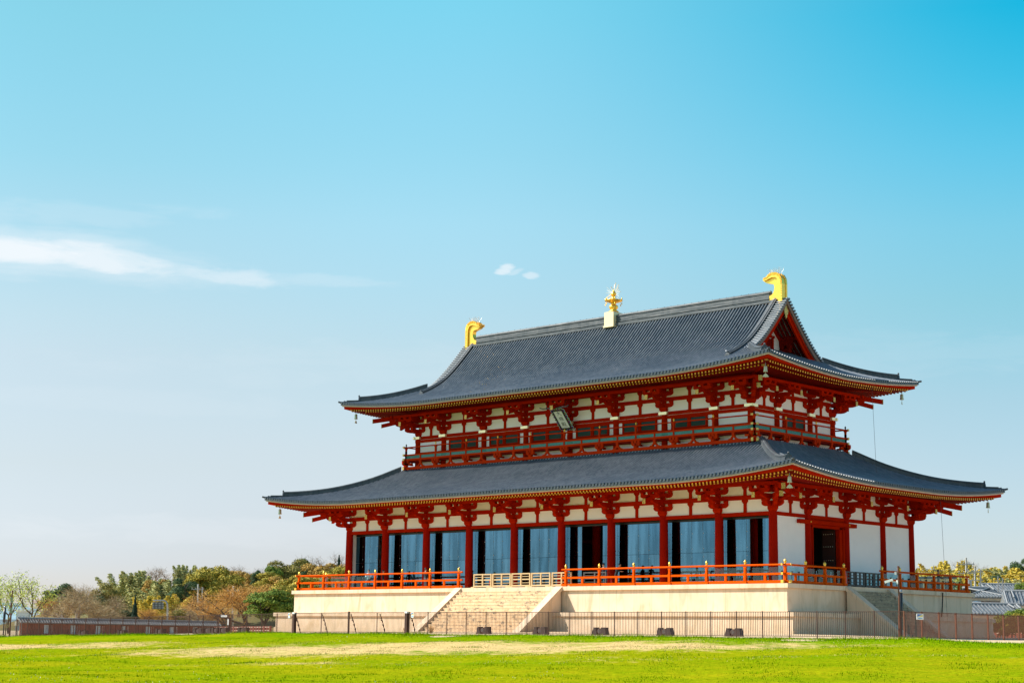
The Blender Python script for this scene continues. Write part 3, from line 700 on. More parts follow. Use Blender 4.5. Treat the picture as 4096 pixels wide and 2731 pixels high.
# main ridge, descending ridges and verge tiles of the upper roof
mb = MB()
mb.box(-15.9, 15.9, -.24, .24, 22.15, 22.92); mb.box(-15.92, 15.92, -.29, .29, 22.42, 22.47); mb.box(-15.92, 15.92, -.29, .29, 22.88, 22.96)
mb.tube([(-15.95, 0, 23.0), (15.95, 0, 23.0)], .11, 10); mb.box(-16.3, 16.3, -.36, .36, 22.1, 22.3)
for k in range(46): mb.tube([(-15.6+k*.7, 0, 23.1), (-15.6+k*.7, 0, 23.16)], .018, 5)
mb.build('main_ridge', RIDGE, upper.o)
for sx_ in (-1, 1):
    for sy_ in (-1, 1):
        mb = MB(); path = []
        for i in range(19):
            y = .25+(6.35-.25)*i/18
            path.append((sx_*16.42, sy_*y, UP(10.1-y)-.03+.05*(y/6.3)**3))
        mb.sweep(path, [(a*.95, b*.95) for a, b in RSEC]); p = path[-1]
        onigawara(mb, (p[0], p[1], p[2]-.1), (0, sy_, 0), .75)
        mb.build('descending_ridge', RIDGE, upper.o)
        mb = MB(); y = .12
        while y < 4.75:
            z = UP(10.1-y)+.06; tl = .075
            mb.tube([(sx_*16.55, sy_*y, z), (sx_*17.2, sy_*y, z)], .085, 8); mb.tube([(sx_*17.1, sy_*y, z+.01), (sx_*17.56, sy_*y, z+.01)], .095, 8)
            sl = (UP(10.1-y)-UP(10.1-y-.1))/.1; y += .275/math.sqrt(1+sl*sl)
        mb.build('verge_tiles', TILE, upper.o)
        # barge board: red board with a pale weathered board above
        mb = MB(); rows = []; rows2 = []; rows3 = []
        for i in range(15):
            y = 4.75*i/14; z = UP(10.1-y)
            def rw(x0, x1, a, b): return [(sx_*x0, sy_*y, z+a), (sx_*x1, sy_*y, z+a), (sx_*x1, sy_*y, z+b), (sx_*x0, sy_*y, z+b), (sx_*x0, sy_*y, z+a)]
            rows.append(rw(17.05, 17.2, -1.05, -.42)); rows2.append(rw(16.8, 17.42, -.42, -.05)); rows3.append(rw(17.2, 17.27, -.62, -.421))
        mb.grid(rows, 0, False); mb.grid(rows2, 1, False); mb.grid(rows3, 0, False)
        mb.build('barge_board', [RED, mat('weathered_verge_board', (.22, .15, .12), .8, var=(.16, .11, .10), vscale=5)], upper.o)
        # underside of the verge: rafters running down the slope
        mb = MB()
        for x in (15.35, 15.75, 16.15, 16.55, 16.9):
            rows = []
            for i in range(11):
                y = 4.9*i/10; z = UP(10.1-y)-.28; rows.append([(sx_*(x-.09), sy_*y, z), (sx_*(x-.09), sy_*y, z-.2), (sx_*(x+.09), sy_*y, z-.2), (sx_*(x+.09), sy_*y, z)])
            mb.grid(rows, 0, False)
        rows = [[(sx_*15.2, sy_*4.9*i/10, UP(10.1-4.9*i/10)-.3), (sx_*17.05, sy_*4.9*i/10, UP(10.1-4.9*i/10)-.3)] for i in range(11)]
        mb.grid(rows, 1, False)
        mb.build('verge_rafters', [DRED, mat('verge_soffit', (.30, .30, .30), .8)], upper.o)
        # purlin end bracket carrying the verge
        mb = MB(); z = 19.45; y = 2.15*sy_
        mb.box(sx_*15.1 if sx_ > 0 else sx_*17.05, sx_*17.05 if sx_ > 0 else sx_*15.1, y-.17, y+.17, z, z+.34)
        G = lambda t, n, zz: (sx_*(15.2+n), y+t, zz)
        for n0 in (.2,):
            mb.prism([(0, z-.35), (.9, z-.35), (1.2, z-.25), (1.3, z), (0, z)], lambda n, zz: (sx_*(15.2+n), y-.14, zz), lambda n, zz: (sx_*(15.2+n), y+.14, zz))
        block(mb, G, 0, .9, z-.62, z-.35); block(mb, G, 0, .25, z-.62, z-.35)
        mb.box(sx_*15.1 if sx_ > 0 else sx_*16.2, sx_*16.2 if sx_ > 0 else sx_*15.1, y-.14, y+.14, z-.95, z-.62)
        mb.build('verge_bracket', DRED, upper.o)
    # gable wall
    mb = MB(); gx = 15.2; ys = [-4.9+9.8*i/28 for i in range(29)]
    f = lambda x: (lambda y, z: (sx_*x, y, z))
    poly = [(y, UP(10.1-abs(y))-.32) for y in ys]; base = 17.9
    mb.prism([(ys[-1], base), (ys[0], base)]+poly, f(gx-.1), f(gx))
    gw = mb.build('gable_wall', PLASTER, upper.o)
    mb = MB()
    for s_ in (-1, 1):
        mb.beam((sx_*(gx+.05), 0, 21.4), (sx_*(gx+.05), s_*3.4, 18.3), .12, .3, up=(sx_, 0, 0)); 
    mb.box(*sorted((sx_*gx, sx_*(gx+.13))), -.15, .15, 18.2, 21.3); mb.box(*sorted((sx_*gx, sx_*(gx+.10))), -1.35, 1.35, 19.62, 19.8)
    for s_ in (-1, 1): mb.box(*sorted((sx_*gx, sx_*(gx+.11))), s_*1.1-.09, s_*1.1+.09, 18.2, 19.62)
    mb.build('gable_framing', RED, gw)
    mb = MB()
    for s_ in (-1, 1): mb.box(*sorted((sx_*gx, sx_*(gx+.05))), min(s_*.2, s_*.98), max(s_*.2, s_*.98), 18.3, 19.55)
    mb.build('gable_hatch', DRED, gw)
    mb = MB()
    mb.prism([(-.16, 21.95), (.16, 21.95), (.14, 21.6), (.27, 21.42), (.25, 21.2), (.12, 21.05), (.1, 20.92), (0, 20.75), (-.1, 20.92), (-.12, 21.05), (-.25, 21.2), (-.27, 21.42), (-.14, 21.6)], f(17.22), f(17.32))
    mb.build('gable_pendant', BRASS, upper.o)
# golden ridge-end ornaments
def shibi(sx_):
    pts = [(.0, 0), (-1.9, 0), (-1.9, .55), (-1.55, .68), (-1.15, .78), (-.95, 1.05), (-.88, 1.35), (-.93, 1.62), (-1.2, 1.72), (-1.75, 1.84), (-2.15, 2.12), (-2.0, 2.22), (-1.6, 2.3), (-1.4, 2.46), (-1.05, 2.56), (-.6, 2.52), (-.25, 2.34), (-.06, 2.02), (0, 1.6), (.0, .8)]
    X0 = 17.15; z0 = 22.02
    mb = MB(); F = lambda y: (lambda a, b: (sx_*(X0+a*.86), y, z0+b*.93))
    mb.prism(pts, F(-.22), F(.22))
    # raised rims down the back and over the head, both faces
    rim = [(.05, -.35), (.05, .8), (.05, 1.6), (-.0, 2.06), (-.2, 2.4), (-.6, 2.6), (-1.05, 2.64), (-1.42, 2.52), (-1.62, 2.34), (-2.0, 2.24)]
    inn = [(-.3, -.35), (-.3, .8), (-.3, 1.55), (-.35, 1.85), (-.48, 2.08), (-.7, 2.2), (-1.05, 2.22), (-1.4, 2.14), (-1.6, 2.06), (-1.95, 2.02)]
    for y0, y1 in ((-.36, -.18), (.18, .36)):
        for i in range(len(rim)-1):
            mb.prism([rim[i], rim[i+1], inn[i+1], inn[i]], F(y0), F(y1))
    # fine ribs along the rims
    for i in range(len(rim)-1):
        for t in (0, .2, .4, .6, .8):
            a = [rim[i][0]*(1-t)+rim[i+1][0]*t, rim[i][1]*(1-t)+rim[i+1][1]*t]; b = [inn[i][0]*(1-t)+inn[i+1][0]*t, inn[i][1]*(1-t)+inn[i+1][1]*t]
            b = [a[0]*.5+b[0]*.5, a[1]*.5+b[1]*.5]
            for y in (-.375, .375):
                mb.beam(F(y)(*a), F(y)(*b), .04, .03)
    o = mb.build('ridge_end_ornament', GOLD, upper.o)
    n = MB(); rng = random.Random(5)
    for i in range(34):
        a = -.35-1.05*(i/33); p = Vector(F(rng.uniform(-.1, .1))(a, 2.5)); q = p+Vector((sx_*(.35-.85*i/33)*-1*-1*.5+rng.uniform(-.1, .1), rng.uniform(-.2, .2), .5+rng.uniform(-.12, .05)))
        n.tube([p, q], .008, 3, caps=False)
    n.build('bird_spikes', mat('thin_bright_wire', (.8, .75, .72), .4, .3), o)
shibi(1); shibi(-1)
# centre finial
mb = MB(); F = lambda y: (lambda a, b: (a, y, b))
mb.prism([(-.5, 22.05), (.5, 22.05), (.5, 23.2), (.44, 23.3), (-.44, 23.3), (-.5, 23.2)], F(-.62), F(.62)); mb.box(-.56, .56, -.7, .7, 22.0, 22.12)
ped = mb.build('finial_pedestal', mat('matt_gilt_pedestal', (.9, .72, .42), .45, .2), upper.o)
mb = MB()
mb.lathe([(.3, 0), (.42, .04), (.45, .1), (.38, .12), (.36, .16), (.25, .2), (.3, .3), (.38, .42), (.38, .55), (.33, .62), (.24, .66), (.2, .72), (.22, .78), (.25, .82), (.62, .95), (.74, 1.0), (.76, 1.06), (.3, 1.12), (.2, 1.2), (.17, 1.3), (.14, 1.42), (.2, 1.46), (.24, 1.56), (.22, 1.68), (.13, 1.8), (.05, 1.92), (.01, 2.05)], c=(0, 0, 23.3), n=24)
for k in range(6):
    q = math.pi/3*k+.3; x, y = .74*math.cos(q), .74*math.sin(q)
    mb.lathe([(.0, -.02), (.05, .0), (.06, .08), (.02, .16), (.005, .2)], c=(x, y, 24.36), n=8); mb.tube([(x, y, 24.3), (x, y, 24.1)], .012, 4); mb.lathe([(.02, .16), (.04, .05), (.055, 0), (.01, 0)], c=(x, y, 23.95), n=6)
fn_ = mb.build('ridge_finial', GOLD, upper.o)
mb = MB()
for k in range(22):
    q = math.pi*2*k/22+.1; 
    if -.9 < math.sin(q) or True:
        p = Vector((0, 0, 24.95)); d = Vector((math.cos(q), .15*math.sin(k*3), math.sin(q))); r_ = .78+.14*math.sin(k*5)
        mb.beam(p+d*.25, p+d*r_, .03, .03, w1=.11, h1=.02)
mb.build('radiant_spikes', mat('pale_metal_rays', (.9, .85, .75), .35, .3), ped)

# ================================================================== UPPER STOREY
UX = [-UXW]+[4.839*(i-3) for i in range(7)]+[UXW]; UY = [-UYW, -2.2, 2.2, UYW]
for x in UX:
    for y in (-UYW, UYW): column(x, y, 10.3, 13.6, .29, .27, 'upper_column', m=RED)
for y in UY[1:3]:
    for x in (-UXW, UXW): column(x, y, 10.3, 13.6, .29, .27, 'upper_column', m=RED)
storey(UXW, UYW, UX, UY, 13.6, .93)
G0 = lambda t, n, z: (t, -UYW-n, z); G1 = lambda t, n, z: (-t, UYW+n, z); G2 = lambda t, n, z: (UXW+n, t, z); G3 = lambda t, n, z: (-UXW-n, -t, z)
for F, ps, H in ((G0, UX, UXW), (G1, UX, UXW), (G2, UY, UYW), (G3, UY, UYW)):
    mb = MB(); mb.box(-H, H, -.12, .04, 10.2, 13.36, F=F); mb.build('wall_panel', PLASTER, HALL)
    mb = MB(); mb.box(-H-.3, H+.3, -.02, .13, 13.06, 13.30, F=F); mb.box(-H-.3, H+.3, -.02, .16, 11.45, 11.62, F=F); mb.box(-H-.3, H+.3, -.02, .12, 12.02, 12.2, F=F)
    mb.build('wall_rail', RED, HALL)
    for i, p in enumerate(ps):       # pale gilt bands where the tie meets the columns
        mb = MB()
        ends = (i == 0 or i == len(ps)-1)
        mb.prism([(-.40, 13.40), (-.36, 13.36), (.36, 13.36), (.40, 13.40), (.40, 13.54), (.36, 13.58), (-.36, 13.58), (-.40, 13.54)], lambda t, z: F(t+p, .12, z), lambda t, z: F(t+p, .335, z))
        mb.build('column_band', PALEGOLD, HALL)
    for i in range(1, len(ps)-2):
        a, b = ps[i], ps[i+1]; c = (a+b)/2
        if H == UYW: hw = 1.45
        else: hw = 1.72
        fr_ = MB(); fr_.box(c-hw, c+hw, .0, .17, 12.2, 12.3, F=F); fr_.box(c-hw, c+hw, .0, .17, 12.98, 13.1, F=F)
        for t in (-hw, -.16, hw-.16): fr_.box(c+t, c+t+(.32 if t == -.16 else .16), .0, .17, 12.3, 12.98, F=F)
        w_ = fr_.build('window', RED, HALL); s_ = MB()
        for q0, q1 in ((c-hw+.16, c-.16), (c+.16, c+hw-.16)):
            s_.box(q0, q1, .0, .05, 12.3, 12.98, F=F, m=1); n = 14
            for k in range(n):
                t = q0+(q1-q0)*(k+.5)/n; s_.box(t-.03, t+.03, .05, .11, 12.3, 12.98, F=F)
        s_.build('window_slats', [mat('dark_green_window_slats', (.008, .06, .05)), BLACK], w_)
# balcony
BX, BY = 18.52, 6.07
for F, H, n, H2 in ((lambda t, n_, z: (t, -BY-n_, z), BX, 10, BY), (lambda t, n_, z: (-t, BY+n_, z), BX, 10, BY), (lambda t, n_, z: (BX+n_, t, z), BY, 3, BX), (lambda t, n_, z: (-BX-n_, -t, z), BY, 3, BX)):
    bal = MB()
    bal.box(-H-.22, H+.22, -.12, .12, 11.47, 11.64, F=F)
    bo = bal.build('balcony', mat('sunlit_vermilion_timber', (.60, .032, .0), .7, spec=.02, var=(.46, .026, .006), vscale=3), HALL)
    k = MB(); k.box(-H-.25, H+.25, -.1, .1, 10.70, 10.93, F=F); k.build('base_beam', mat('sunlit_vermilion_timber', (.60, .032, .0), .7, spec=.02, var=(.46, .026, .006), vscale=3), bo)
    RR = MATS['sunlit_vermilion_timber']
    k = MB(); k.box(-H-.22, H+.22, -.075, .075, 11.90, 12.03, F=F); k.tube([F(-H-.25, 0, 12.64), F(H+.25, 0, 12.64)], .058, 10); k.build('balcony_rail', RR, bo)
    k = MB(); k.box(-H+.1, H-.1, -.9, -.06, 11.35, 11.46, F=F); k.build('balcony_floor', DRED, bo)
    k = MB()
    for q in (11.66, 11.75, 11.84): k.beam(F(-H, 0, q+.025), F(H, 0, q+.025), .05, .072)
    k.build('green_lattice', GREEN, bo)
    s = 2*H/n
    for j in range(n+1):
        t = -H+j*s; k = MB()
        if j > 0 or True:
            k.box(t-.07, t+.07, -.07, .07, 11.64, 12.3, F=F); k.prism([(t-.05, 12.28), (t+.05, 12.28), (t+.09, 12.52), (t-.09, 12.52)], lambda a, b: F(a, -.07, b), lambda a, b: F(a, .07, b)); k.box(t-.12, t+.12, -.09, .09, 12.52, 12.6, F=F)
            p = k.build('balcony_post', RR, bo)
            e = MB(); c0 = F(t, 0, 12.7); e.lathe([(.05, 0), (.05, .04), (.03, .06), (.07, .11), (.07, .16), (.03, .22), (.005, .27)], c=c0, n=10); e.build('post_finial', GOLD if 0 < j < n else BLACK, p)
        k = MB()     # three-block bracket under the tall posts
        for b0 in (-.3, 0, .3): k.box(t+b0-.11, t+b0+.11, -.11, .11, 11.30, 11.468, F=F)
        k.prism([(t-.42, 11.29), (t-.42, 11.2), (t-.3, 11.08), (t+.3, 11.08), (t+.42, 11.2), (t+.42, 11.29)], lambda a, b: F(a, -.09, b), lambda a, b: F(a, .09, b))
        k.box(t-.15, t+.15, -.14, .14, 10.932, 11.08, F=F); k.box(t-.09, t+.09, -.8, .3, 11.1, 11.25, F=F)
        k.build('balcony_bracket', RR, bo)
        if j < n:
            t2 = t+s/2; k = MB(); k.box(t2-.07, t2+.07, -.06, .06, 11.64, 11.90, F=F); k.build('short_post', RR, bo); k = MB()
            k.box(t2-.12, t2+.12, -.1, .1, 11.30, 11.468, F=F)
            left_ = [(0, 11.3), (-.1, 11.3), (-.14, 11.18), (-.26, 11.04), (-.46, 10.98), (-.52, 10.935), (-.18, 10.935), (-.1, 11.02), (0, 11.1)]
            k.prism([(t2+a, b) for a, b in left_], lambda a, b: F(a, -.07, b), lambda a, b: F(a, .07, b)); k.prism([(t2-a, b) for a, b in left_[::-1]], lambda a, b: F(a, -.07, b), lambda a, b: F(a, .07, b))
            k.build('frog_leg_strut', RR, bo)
    for t in (-H, H):
        k = MB(); sg = 1 if t > 0 else -1
        for zz, h_ in ((12.64, .07), (11.965, .08), (11.555, .10), (11.25, .09), (10.815, .13)): k.box(t+sg*.27-.02, t+sg*.27+.07 if sg > 0 else t+sg*.27+.02, -.1, .1, zz-h_, zz+h_, F=F)
        k.build('rail_end_caps', BRASS, bo)
print('hall done', len(bpy.data.objects))

# ================================================================== THINGS ON AND AROUND THE HALL
# ---- name plaque hanging forward over the balcony
PL = empty('name_plaque', (0, -6.3, 13.7), 'tilted white name plaque with black brushed characters and scalloped blue and green border', 'plaque')
pu = Vector((0, -6.92+5.83, 14.32-13.08)).normalized(); px_ = Vector((1, 0, 0)); pn = px_.cross(pu)      # face normal
pn = Vector((0, -pu.z, pu.y)) if pn.y > 0 else pn
pc = Vector((0, -6.375, 13.7)); PF = lambda a, b, n=0: pc+px_*a+pu*b+pn*n
def pbox(mb, a0, a1, b0, b1, n0, n1, m=0):
    mb.box(a0, a1, b0, b1, n0, n1, m=m, F=lambda a, b, n: tuple(PF(a, b, n)))
mb = MB(); pbox(mb, -.46, .46, -.82, .82, 0, .05); mb.build('plaque_face', mat('plaque_white', (.72, .72, .68), .6), PL)
mb = MB()
for q in ((-.56, -.46, -.92, .92), (.46, .56, -.92, .92), (-.46, .46, .82, .92), (-.46, .46, -.92, -.82)): pbox(mb, *q, -.03, .09)
mb.beam(PF(-1.25, 1.2, .12), PF(1.25, 1.2, .12), .09, .09); mb.beam(PF(-1.25, 1.2, .12), PF(-1.55, 1.32, .12), .08, .08); mb.beam(PF(1.25, 1.2, .12), PF(1.55, 1.32, .12), .08, .08)
mb.tube([PF(-.95, 1.2, .1), PF(-.95, 1.2, .1)+Vector((0, .5, 1.1))], .03, 6); mb.tube([PF(.95, 1.2, .1), PF(.95, 1.2, .1)+Vector((0, .5, 1.1))], .03, 6)
mb.tube([PF(.62, -1.2, -.1), PF(.75, -1.9, -.5)], .03, 6)
mb.build('plaque_frame', BLACK, PL)
pb, pg, pr, pw = mat('plaque_blue', (.008, .03, .22), .5), mat('plaque_green', (.008, .14, .07), .5), mat('plaque_coral', (.7, .07, .03), .5), mat('plaque_rim', (.5, .75, .6), .5)
mb = MB(); NP = [PL]
def petal(c, d, s, col, k):     # scallop: rim, field, inner coral arch
    d = Vector((d[0], d[1])).normalized(); t = Vector((-d.y, d.x))
    for rr_, mi, h in ((1.0, 3, .0), (.86, col, .012), (.45, 2, .024), (.27, col, .036)):
        pts = []
        for i in range(13):
            q = math.pi*i/12; pts.append((c[0]+d.x*math.sin(q)*s*rr_*1.25+t.x*math.cos(q)*s*rr_, c[1]+d.y*math.sin(q)*s*rr_*1.25+t.y*math.cos(q)*s*rr_))
        base = .05-k*.0
        mb.prism(pts, lambda a, b: PF(a, b, -.02), lambda a, b, h=h: PF(a, b, .03+h), mi)
for i in range(7): 
    petal((-.56, .8-i*.27), (-1, -.1), .15, i % 2, 0); petal((.56, .8-i*.27), (1, -.1), .15, i % 2, 0)
for i in range(4):
    petal((-.42+i*.28, -.92), (0, -1), .15, i % 2, 0); petal((-.42+i*.28, .92), (0, 1), .13, i % 2, 0)
mb.build('plaque_border', [pb, pg, pr, pw], PL)
# characters as brush strokes drawn on a 1 x 1 cell, [ (x,y,w) ... ]
CH = {
 'a': [[(.08, .62, .06), (.5, .66, .07), (.92, .70, .05)], [(.5, .98, .05), (.48, .62, .08), (.34, .3, .06), (.08, .04, .02)], [(.5, .6, .04), (.68, .32, .08), (.97, .06, .11)]],
 'b': [[(.04, .70, .05), (.38, .74, .05)], [(.2, .98, .06), (.2, .02, .06)], [(.2, .68, .05), (.03, .3, .02)], [(.22, .6, .04), (.36, .44, .05)], [(.42, .92, .05), (.96, .95, .05)], [(.66, .94, .05), (.52, .72, .04), (.46, .66, .04)], [(.46, .70, .05), (.9, .74, .05), (.86, .34, .05)], [(.5, .62, .05), (.48, .36, .04)], [(.48, .38, .04), (.64, .40, .04)], [(.64, .64, .05), (.62, .40, .04)], [(.72, .66, .04), (.9, .36, .06)], [(.86, .62, .04), (.68, .32, .03)], [(.38, .14, .06), (.98, .18, .07)]],
 'c': [[(.08, .92, .05), (.48, .95, .05), (.46, .72, .04)], [(.1, .76, .04), (.46, .78, .04)], [(.1, .92, .06), (.08, .4, .05), (.02, .1, .02)], [(.16, .56, .05), (.48, .58, .05)], [(.24, .7, .05), (.24, .36, .05)], [(.4, .7, .05), (.4, .36, .05)], [(.12, .36, .05), (.5, .38, .05)], [(.24, .3, .05), (.12, .12, .03)], [(.38, .3, .04), (.48, .16, .05)], [(.62, .92, .05), (.6, .66, .04)], [(.62, .9, .05), (.84, .92, .05), (.86, .66, .05), (.97, .66, .04)], [(.58, .48, .05), (.88, .52, .06), (.74, .22, .05), (.5, .02, .02)], [(.62, .42, .04), (.8, .18, .07), (1.0, .02, .10)]]}
for key, cy in (('a', .42), ('b', -.10), ('c', -.62)):
    mb = MB()
    for st in CH[key]:
        P2 = [(-.24+x*.46, cy-.05+(y-.0)*.42, w*.52) for x, y, w in st]
        for i in range(len(P2)-1):
            (x0, y0, w0), (x1, y1, w1) = P2[i], P2[i+1]; L = math.hypot(x1-x0, y1-y0) or 1; nx, ny = -(y1-y0)/L, (x1-x0)/L; ex, ey = (x1-x0)/L*.008, (y1-y0)/L*.008
            mb.prism([(x0-ex+nx*w0/2, y0-ey+ny*w0/2), (x0-ex-nx*w0/2, y0-ey-ny*w0/2), (x1+ex-nx*w1/2, y1+ey-ny*w1/2), (x1+ex+nx*w1/2, y1+ey+ny*w1/2)], lambda a, b: PF(a, b, .049), lambda a, b, i=i: PF(a, b, .056+.0006*i))
    mb.build('brushed_character', BLACK, PL)
# ---- wind bells under the eight corners
def wind_bell(r, sx_, sy_, label):
    z = r.zt+r.amp-.44; x, y = sx_*(r.A-.95), sy_*(r.B-.95)
    o = empty('wind_bell', (x, y, z-1.3), label, 'bell', 'bronze wind bells under the eave corners')
    mb = MB(); mb.tube([(x, y, z+.05), (x, y, z-.28)], .018, 5); mb.lathe([(.05, .0), (.035, .012), (.05, .024)], c=(x, y, z-.2), n=8); mb.build('bell_chain', GREY, o)
    mb = MB(); mb.lathe([(.02, 0), (.10, -.02), (.125, -.08), (.13, -.3), (.155, -.42), (.165, -.45), (.13, -.44), (.11, -.3), (.09, -.1)], c=(x, y, z-.28), n=12); mb.build('bell_body', mat('pale_bronze', (.55, .52, .34), .45, .5), o)
    mb = MB(); mb.tube([(x, y, z-.6), (x, y, z-.86)], .015, 5); pts = [(0, .0), (.1, -.06), (.17, -.17), (.23, -.20), (.16, -.26), (.08, -.24), (0, -.28), (-.08, -.24), (-.16, -.26), (-.23, -.20), (-.17, -.17), (-.1, -.06)]
    a = YAW if sx_*sy_ < 0 else YAW+1.2
    mb.prism(pts, lambda p, q: (x+p*math.cos(a)-.012*math.sin(a), y+p*math.sin(a), z-.84+q), lambda p, q: (x+p*math.cos(a)+.012*math.sin(a), y+p*math.sin(a)+.012, z-.84+q)); mb.build('wind_catcher', mat('pale_bronze', (.5, .5, .4)), o)
for r, nm in ((lower, 'lower'), (upper, 'upper')):
    for sx_, sy_, w in ((-1, -1, 'far left corner'), (1, -1, 'near front corner'), (1, 1, 'far right corner'), (-1, 1, 'hidden back corner')):
        wind_bell(r, sx_, sy_, 'small bronze wind bell under the %s of the %s roof' % (w, nm))
# ---- vermilion railing on the platform
def railing(F, t0, t1, posts, label, capends=(True, True), dark=False):
    """F(t,n,z): local wall frame"""
    p = F((t0+t1)/2, 0, .17); o = empty('vermilion_railing', p, label, 'railing', 'vermilion railings round the platform')
    mb = MB(); mb.box(t0, t1, -.09, .09, .20, .385, F=F); mb.build('base_rail', ORANGE, o)
    mb = MB(); mb.box(t0, t1, -.07, .07, .74, .885, F=F); mb.build('middle_rail', ORANGE, o)
    mb = MB(); mb.tube([F(t0-.02, 0, 1.42), F(t1+.02, 0, 1.42)], .068, 12); mb.build('top_rail', ORANGE, o)
    for i, t in enumerate(posts):
        mb = MB(); mb.box(t-.095, t+.095, -.105, .105, .385, .95, F=F); mb.prism([(t-.085, .95), (t+.085, .95), (t+.07, 1.2), (t+.13, 1.33), (t-.13, 1.33), (t-.07, 1.2)], lambda a, b: F(a, -.08, b), lambda a, b: F(a, .08, b))
        mb.box(t-.19, t+.19, -.17, .17, .174, .36, F=F); q = mb.build('railing_post', ORANGE, o)
        mb = MB(); mb.lathe([(.075, 0), (.085, .03), (.06, .05), (.09, .09), (.105, .15), (.08, .22), (.03, .29), (.004, .33)], c=F(t, 0, 1.485), n=12); mb.build('flame_finial', GOLD, q)
    for i in range(len(posts)-1):
        t = (posts[i]+posts[i+1])/2; mb = MB(); mb.box(t-.09, t+.09, -.06, .06, .386, .739, F=F); mb.build('short_post', ORANGE, o)
    for e, t, sg in ((capends[0], t0, -1), (capends[1], t1, 1)):
        if e:
            mb = MB()
            mb.box(min(t, t+sg*.03), max(t, t+sg*.03), -.08, .08, .73, .895, F=F); mb.build('gilt_end_plate', YEL, o); mb = MB()
            mb.box(min(t, t+sg*.03), max(t, t+sg*.03), -.10, .10, .19, .395, F=F); mb.box(t-.11 if sg > 0 else t-.0, t+.0 if sg > 0 else t+.11, -.094, .094, .196, .389, F=F)
            mb.build('gilt_end_plate', YEL, o); mb = MB(); mb.tube([F(t+sg*.02, 0, 1.42), F(t+sg*.06, 0, 1.42)], .075, 12)
            mb.build('gilt_end_plate', YEL, o)
    return o
RY = 12.12; RX = 25.22
RFr = lambda t, n, z: (t, -RY-n, z); RBk = lambda t, n, z: (-t, RY+n, z); REa = lambda t, n, z: (RX+n, t, z); RWe = lambda t, n, z: (-RX-n, -t, z)
railing(RFr, 5.25, 25.65, [5.65+3.26*i for i in range(7)], 'long orange red railing along the front platform edge right of the stairs', (False, True))
railing(RFr, -25.65, -5.25, [-25.21+3.26*i for i in range(7)], 'orange red railing on the front platform edge left of the stairs', (True, False))
railing(REa, -12.5, -4.75, [-12.12, -9.72, -7.38, -5.02], 'short shaded red railing on the side platform edge before the side stairs', (True, False))
railing(REa, -.3, 12.5, [-.02, 2.41, 4.8, 7.25, 9.69, 12.12], 'shaded red railing on the side platform edge beyond the side stairs', (False, True))
railing(RWe, -12.5, 12.5, [-12.12+3.03*i for i in range(9)], 'railing along the far left side edge of the platform', (True, True))
# glass balustrades behind the railings
def balustrade(F, t0, t1, n0, label, sp=.82):
    o = empty('glass_balustrade', F((t0+t1)/2, n0, .17), label, 'balustrade'); n = max(1, int((t1-t0)/sp)); mb = MB()
    for i in range(n//2+1):
        a = t0+(t1-t0)*i*2/n; b = min(t1, a+2*(t1-t0)/n)-.02
        if b > a: mb.box(a, b, n0-.006, n0+.006, .25, 1.28, F=F)
    mb.build('glass_pane', CLEAR, o)
    for i in range(n+1):
        t = t0+(t1-t0)*i/n; k = MB(); k.box(t-.025, t+.025, n0-.09, n0-.04, .17, 1.0, F=F); k.box(t-.06, t+.06, n0-.1, n0-.0, .93, 1.03, F=F); k.build('balustrade_post', BLACK, o)
balustrade(RFr, 16.2, 24.7, -.32, 'clear glass balustrade with black posts behind the front railing near the corner')
balustrade(RFr, -22.9, -16.6, -.32, 'clear glass balustrade with black posts behind the left end of the front railing')
balustrade(REa, -11.6, -4.9, -.35, 'clear glass balustrade behind the side railing in front of the doorway')
balustrade(REa, -1.5, 11.8, -.35, 'clear glass balustrade behind the side railing beyond the side stairs')
# movable timber barriers at the stair heads
def barrier(F, t0, w, label, m, grp, z0=.17):
    o = empty('timber_barrier', F(t0+w/2, 0, z0), label, 'barrier', grp)
    k = MB(); k.box(t0, t0+w, -.05, .05, 1.16+z0-.17, 1.25+z0-.17, F=F); k.build('top_bar', m, o)
    k = MB()
    for z in (.52, .78, 1.0): k.box(t0+.05, t0+w-.05, -.02, .02, z-(.045 if z == .78 else .02), z+(.045 if z == .78 else .02), F=F)
    k.build('cross_bars', m, o)
    k = MB(); k.box(t0-.02, t0+w+.02, -.05, .05, .25, .36, F=F); k.build('bottom_bar', m, o)
    for t in (t0+.05, t0+w/2, t0+w-.05):
        k = MB(); k.box(t-.055, t+.055, -.05, .05, .36, 1.16, F=F); k.build('barrier_post', m, o)
    for t in (t0+.12, t0+w-.12):
        k = MB(); k.prism([(t-.2, .172), (t+.2, .172), (t+.14, .25), (t-.14, .25)], lambda a, b: F(a, -.28, b), lambda a, b: F(a, .28, b)); k.build('barrier_foot', m, o)
BF = lambda t, n, z: (t, -11.95-n, z)
bars = ['leftmost', 'second from the left', 'third from the left', 'fourth from the left', 'fifth from the left', 'rightmost']
for i, t in enumerate((-4.15, -2.1, -.05, 2.0, 4.1)): barrier(BF, t, 1.95, 'pale timber barrier atop the front stairs, %s of the row' % bars[i if i < 4 else 5], NEWWOOD, 'pale timber barriers at the head of the front stairs')
barrier(lambda t, n, z: (t, -11.2-n, z), 6.6, 2.2, 'dark timber barrier behind the front railing before the open entrance', OLDWOOD, None)
for i, t in enumerate((-4.55, -3.3, -2.05, -.9)): barrier(lambda t_, n, z: (25.1+n, t_, z), t, 1.1, 'dark timber barrier atop the side stairs, %s one' % ('nearest', 'second', 'third', 'farthest')[i], OLDWOOD, 'dark timber barriers at the head of the side stairs')
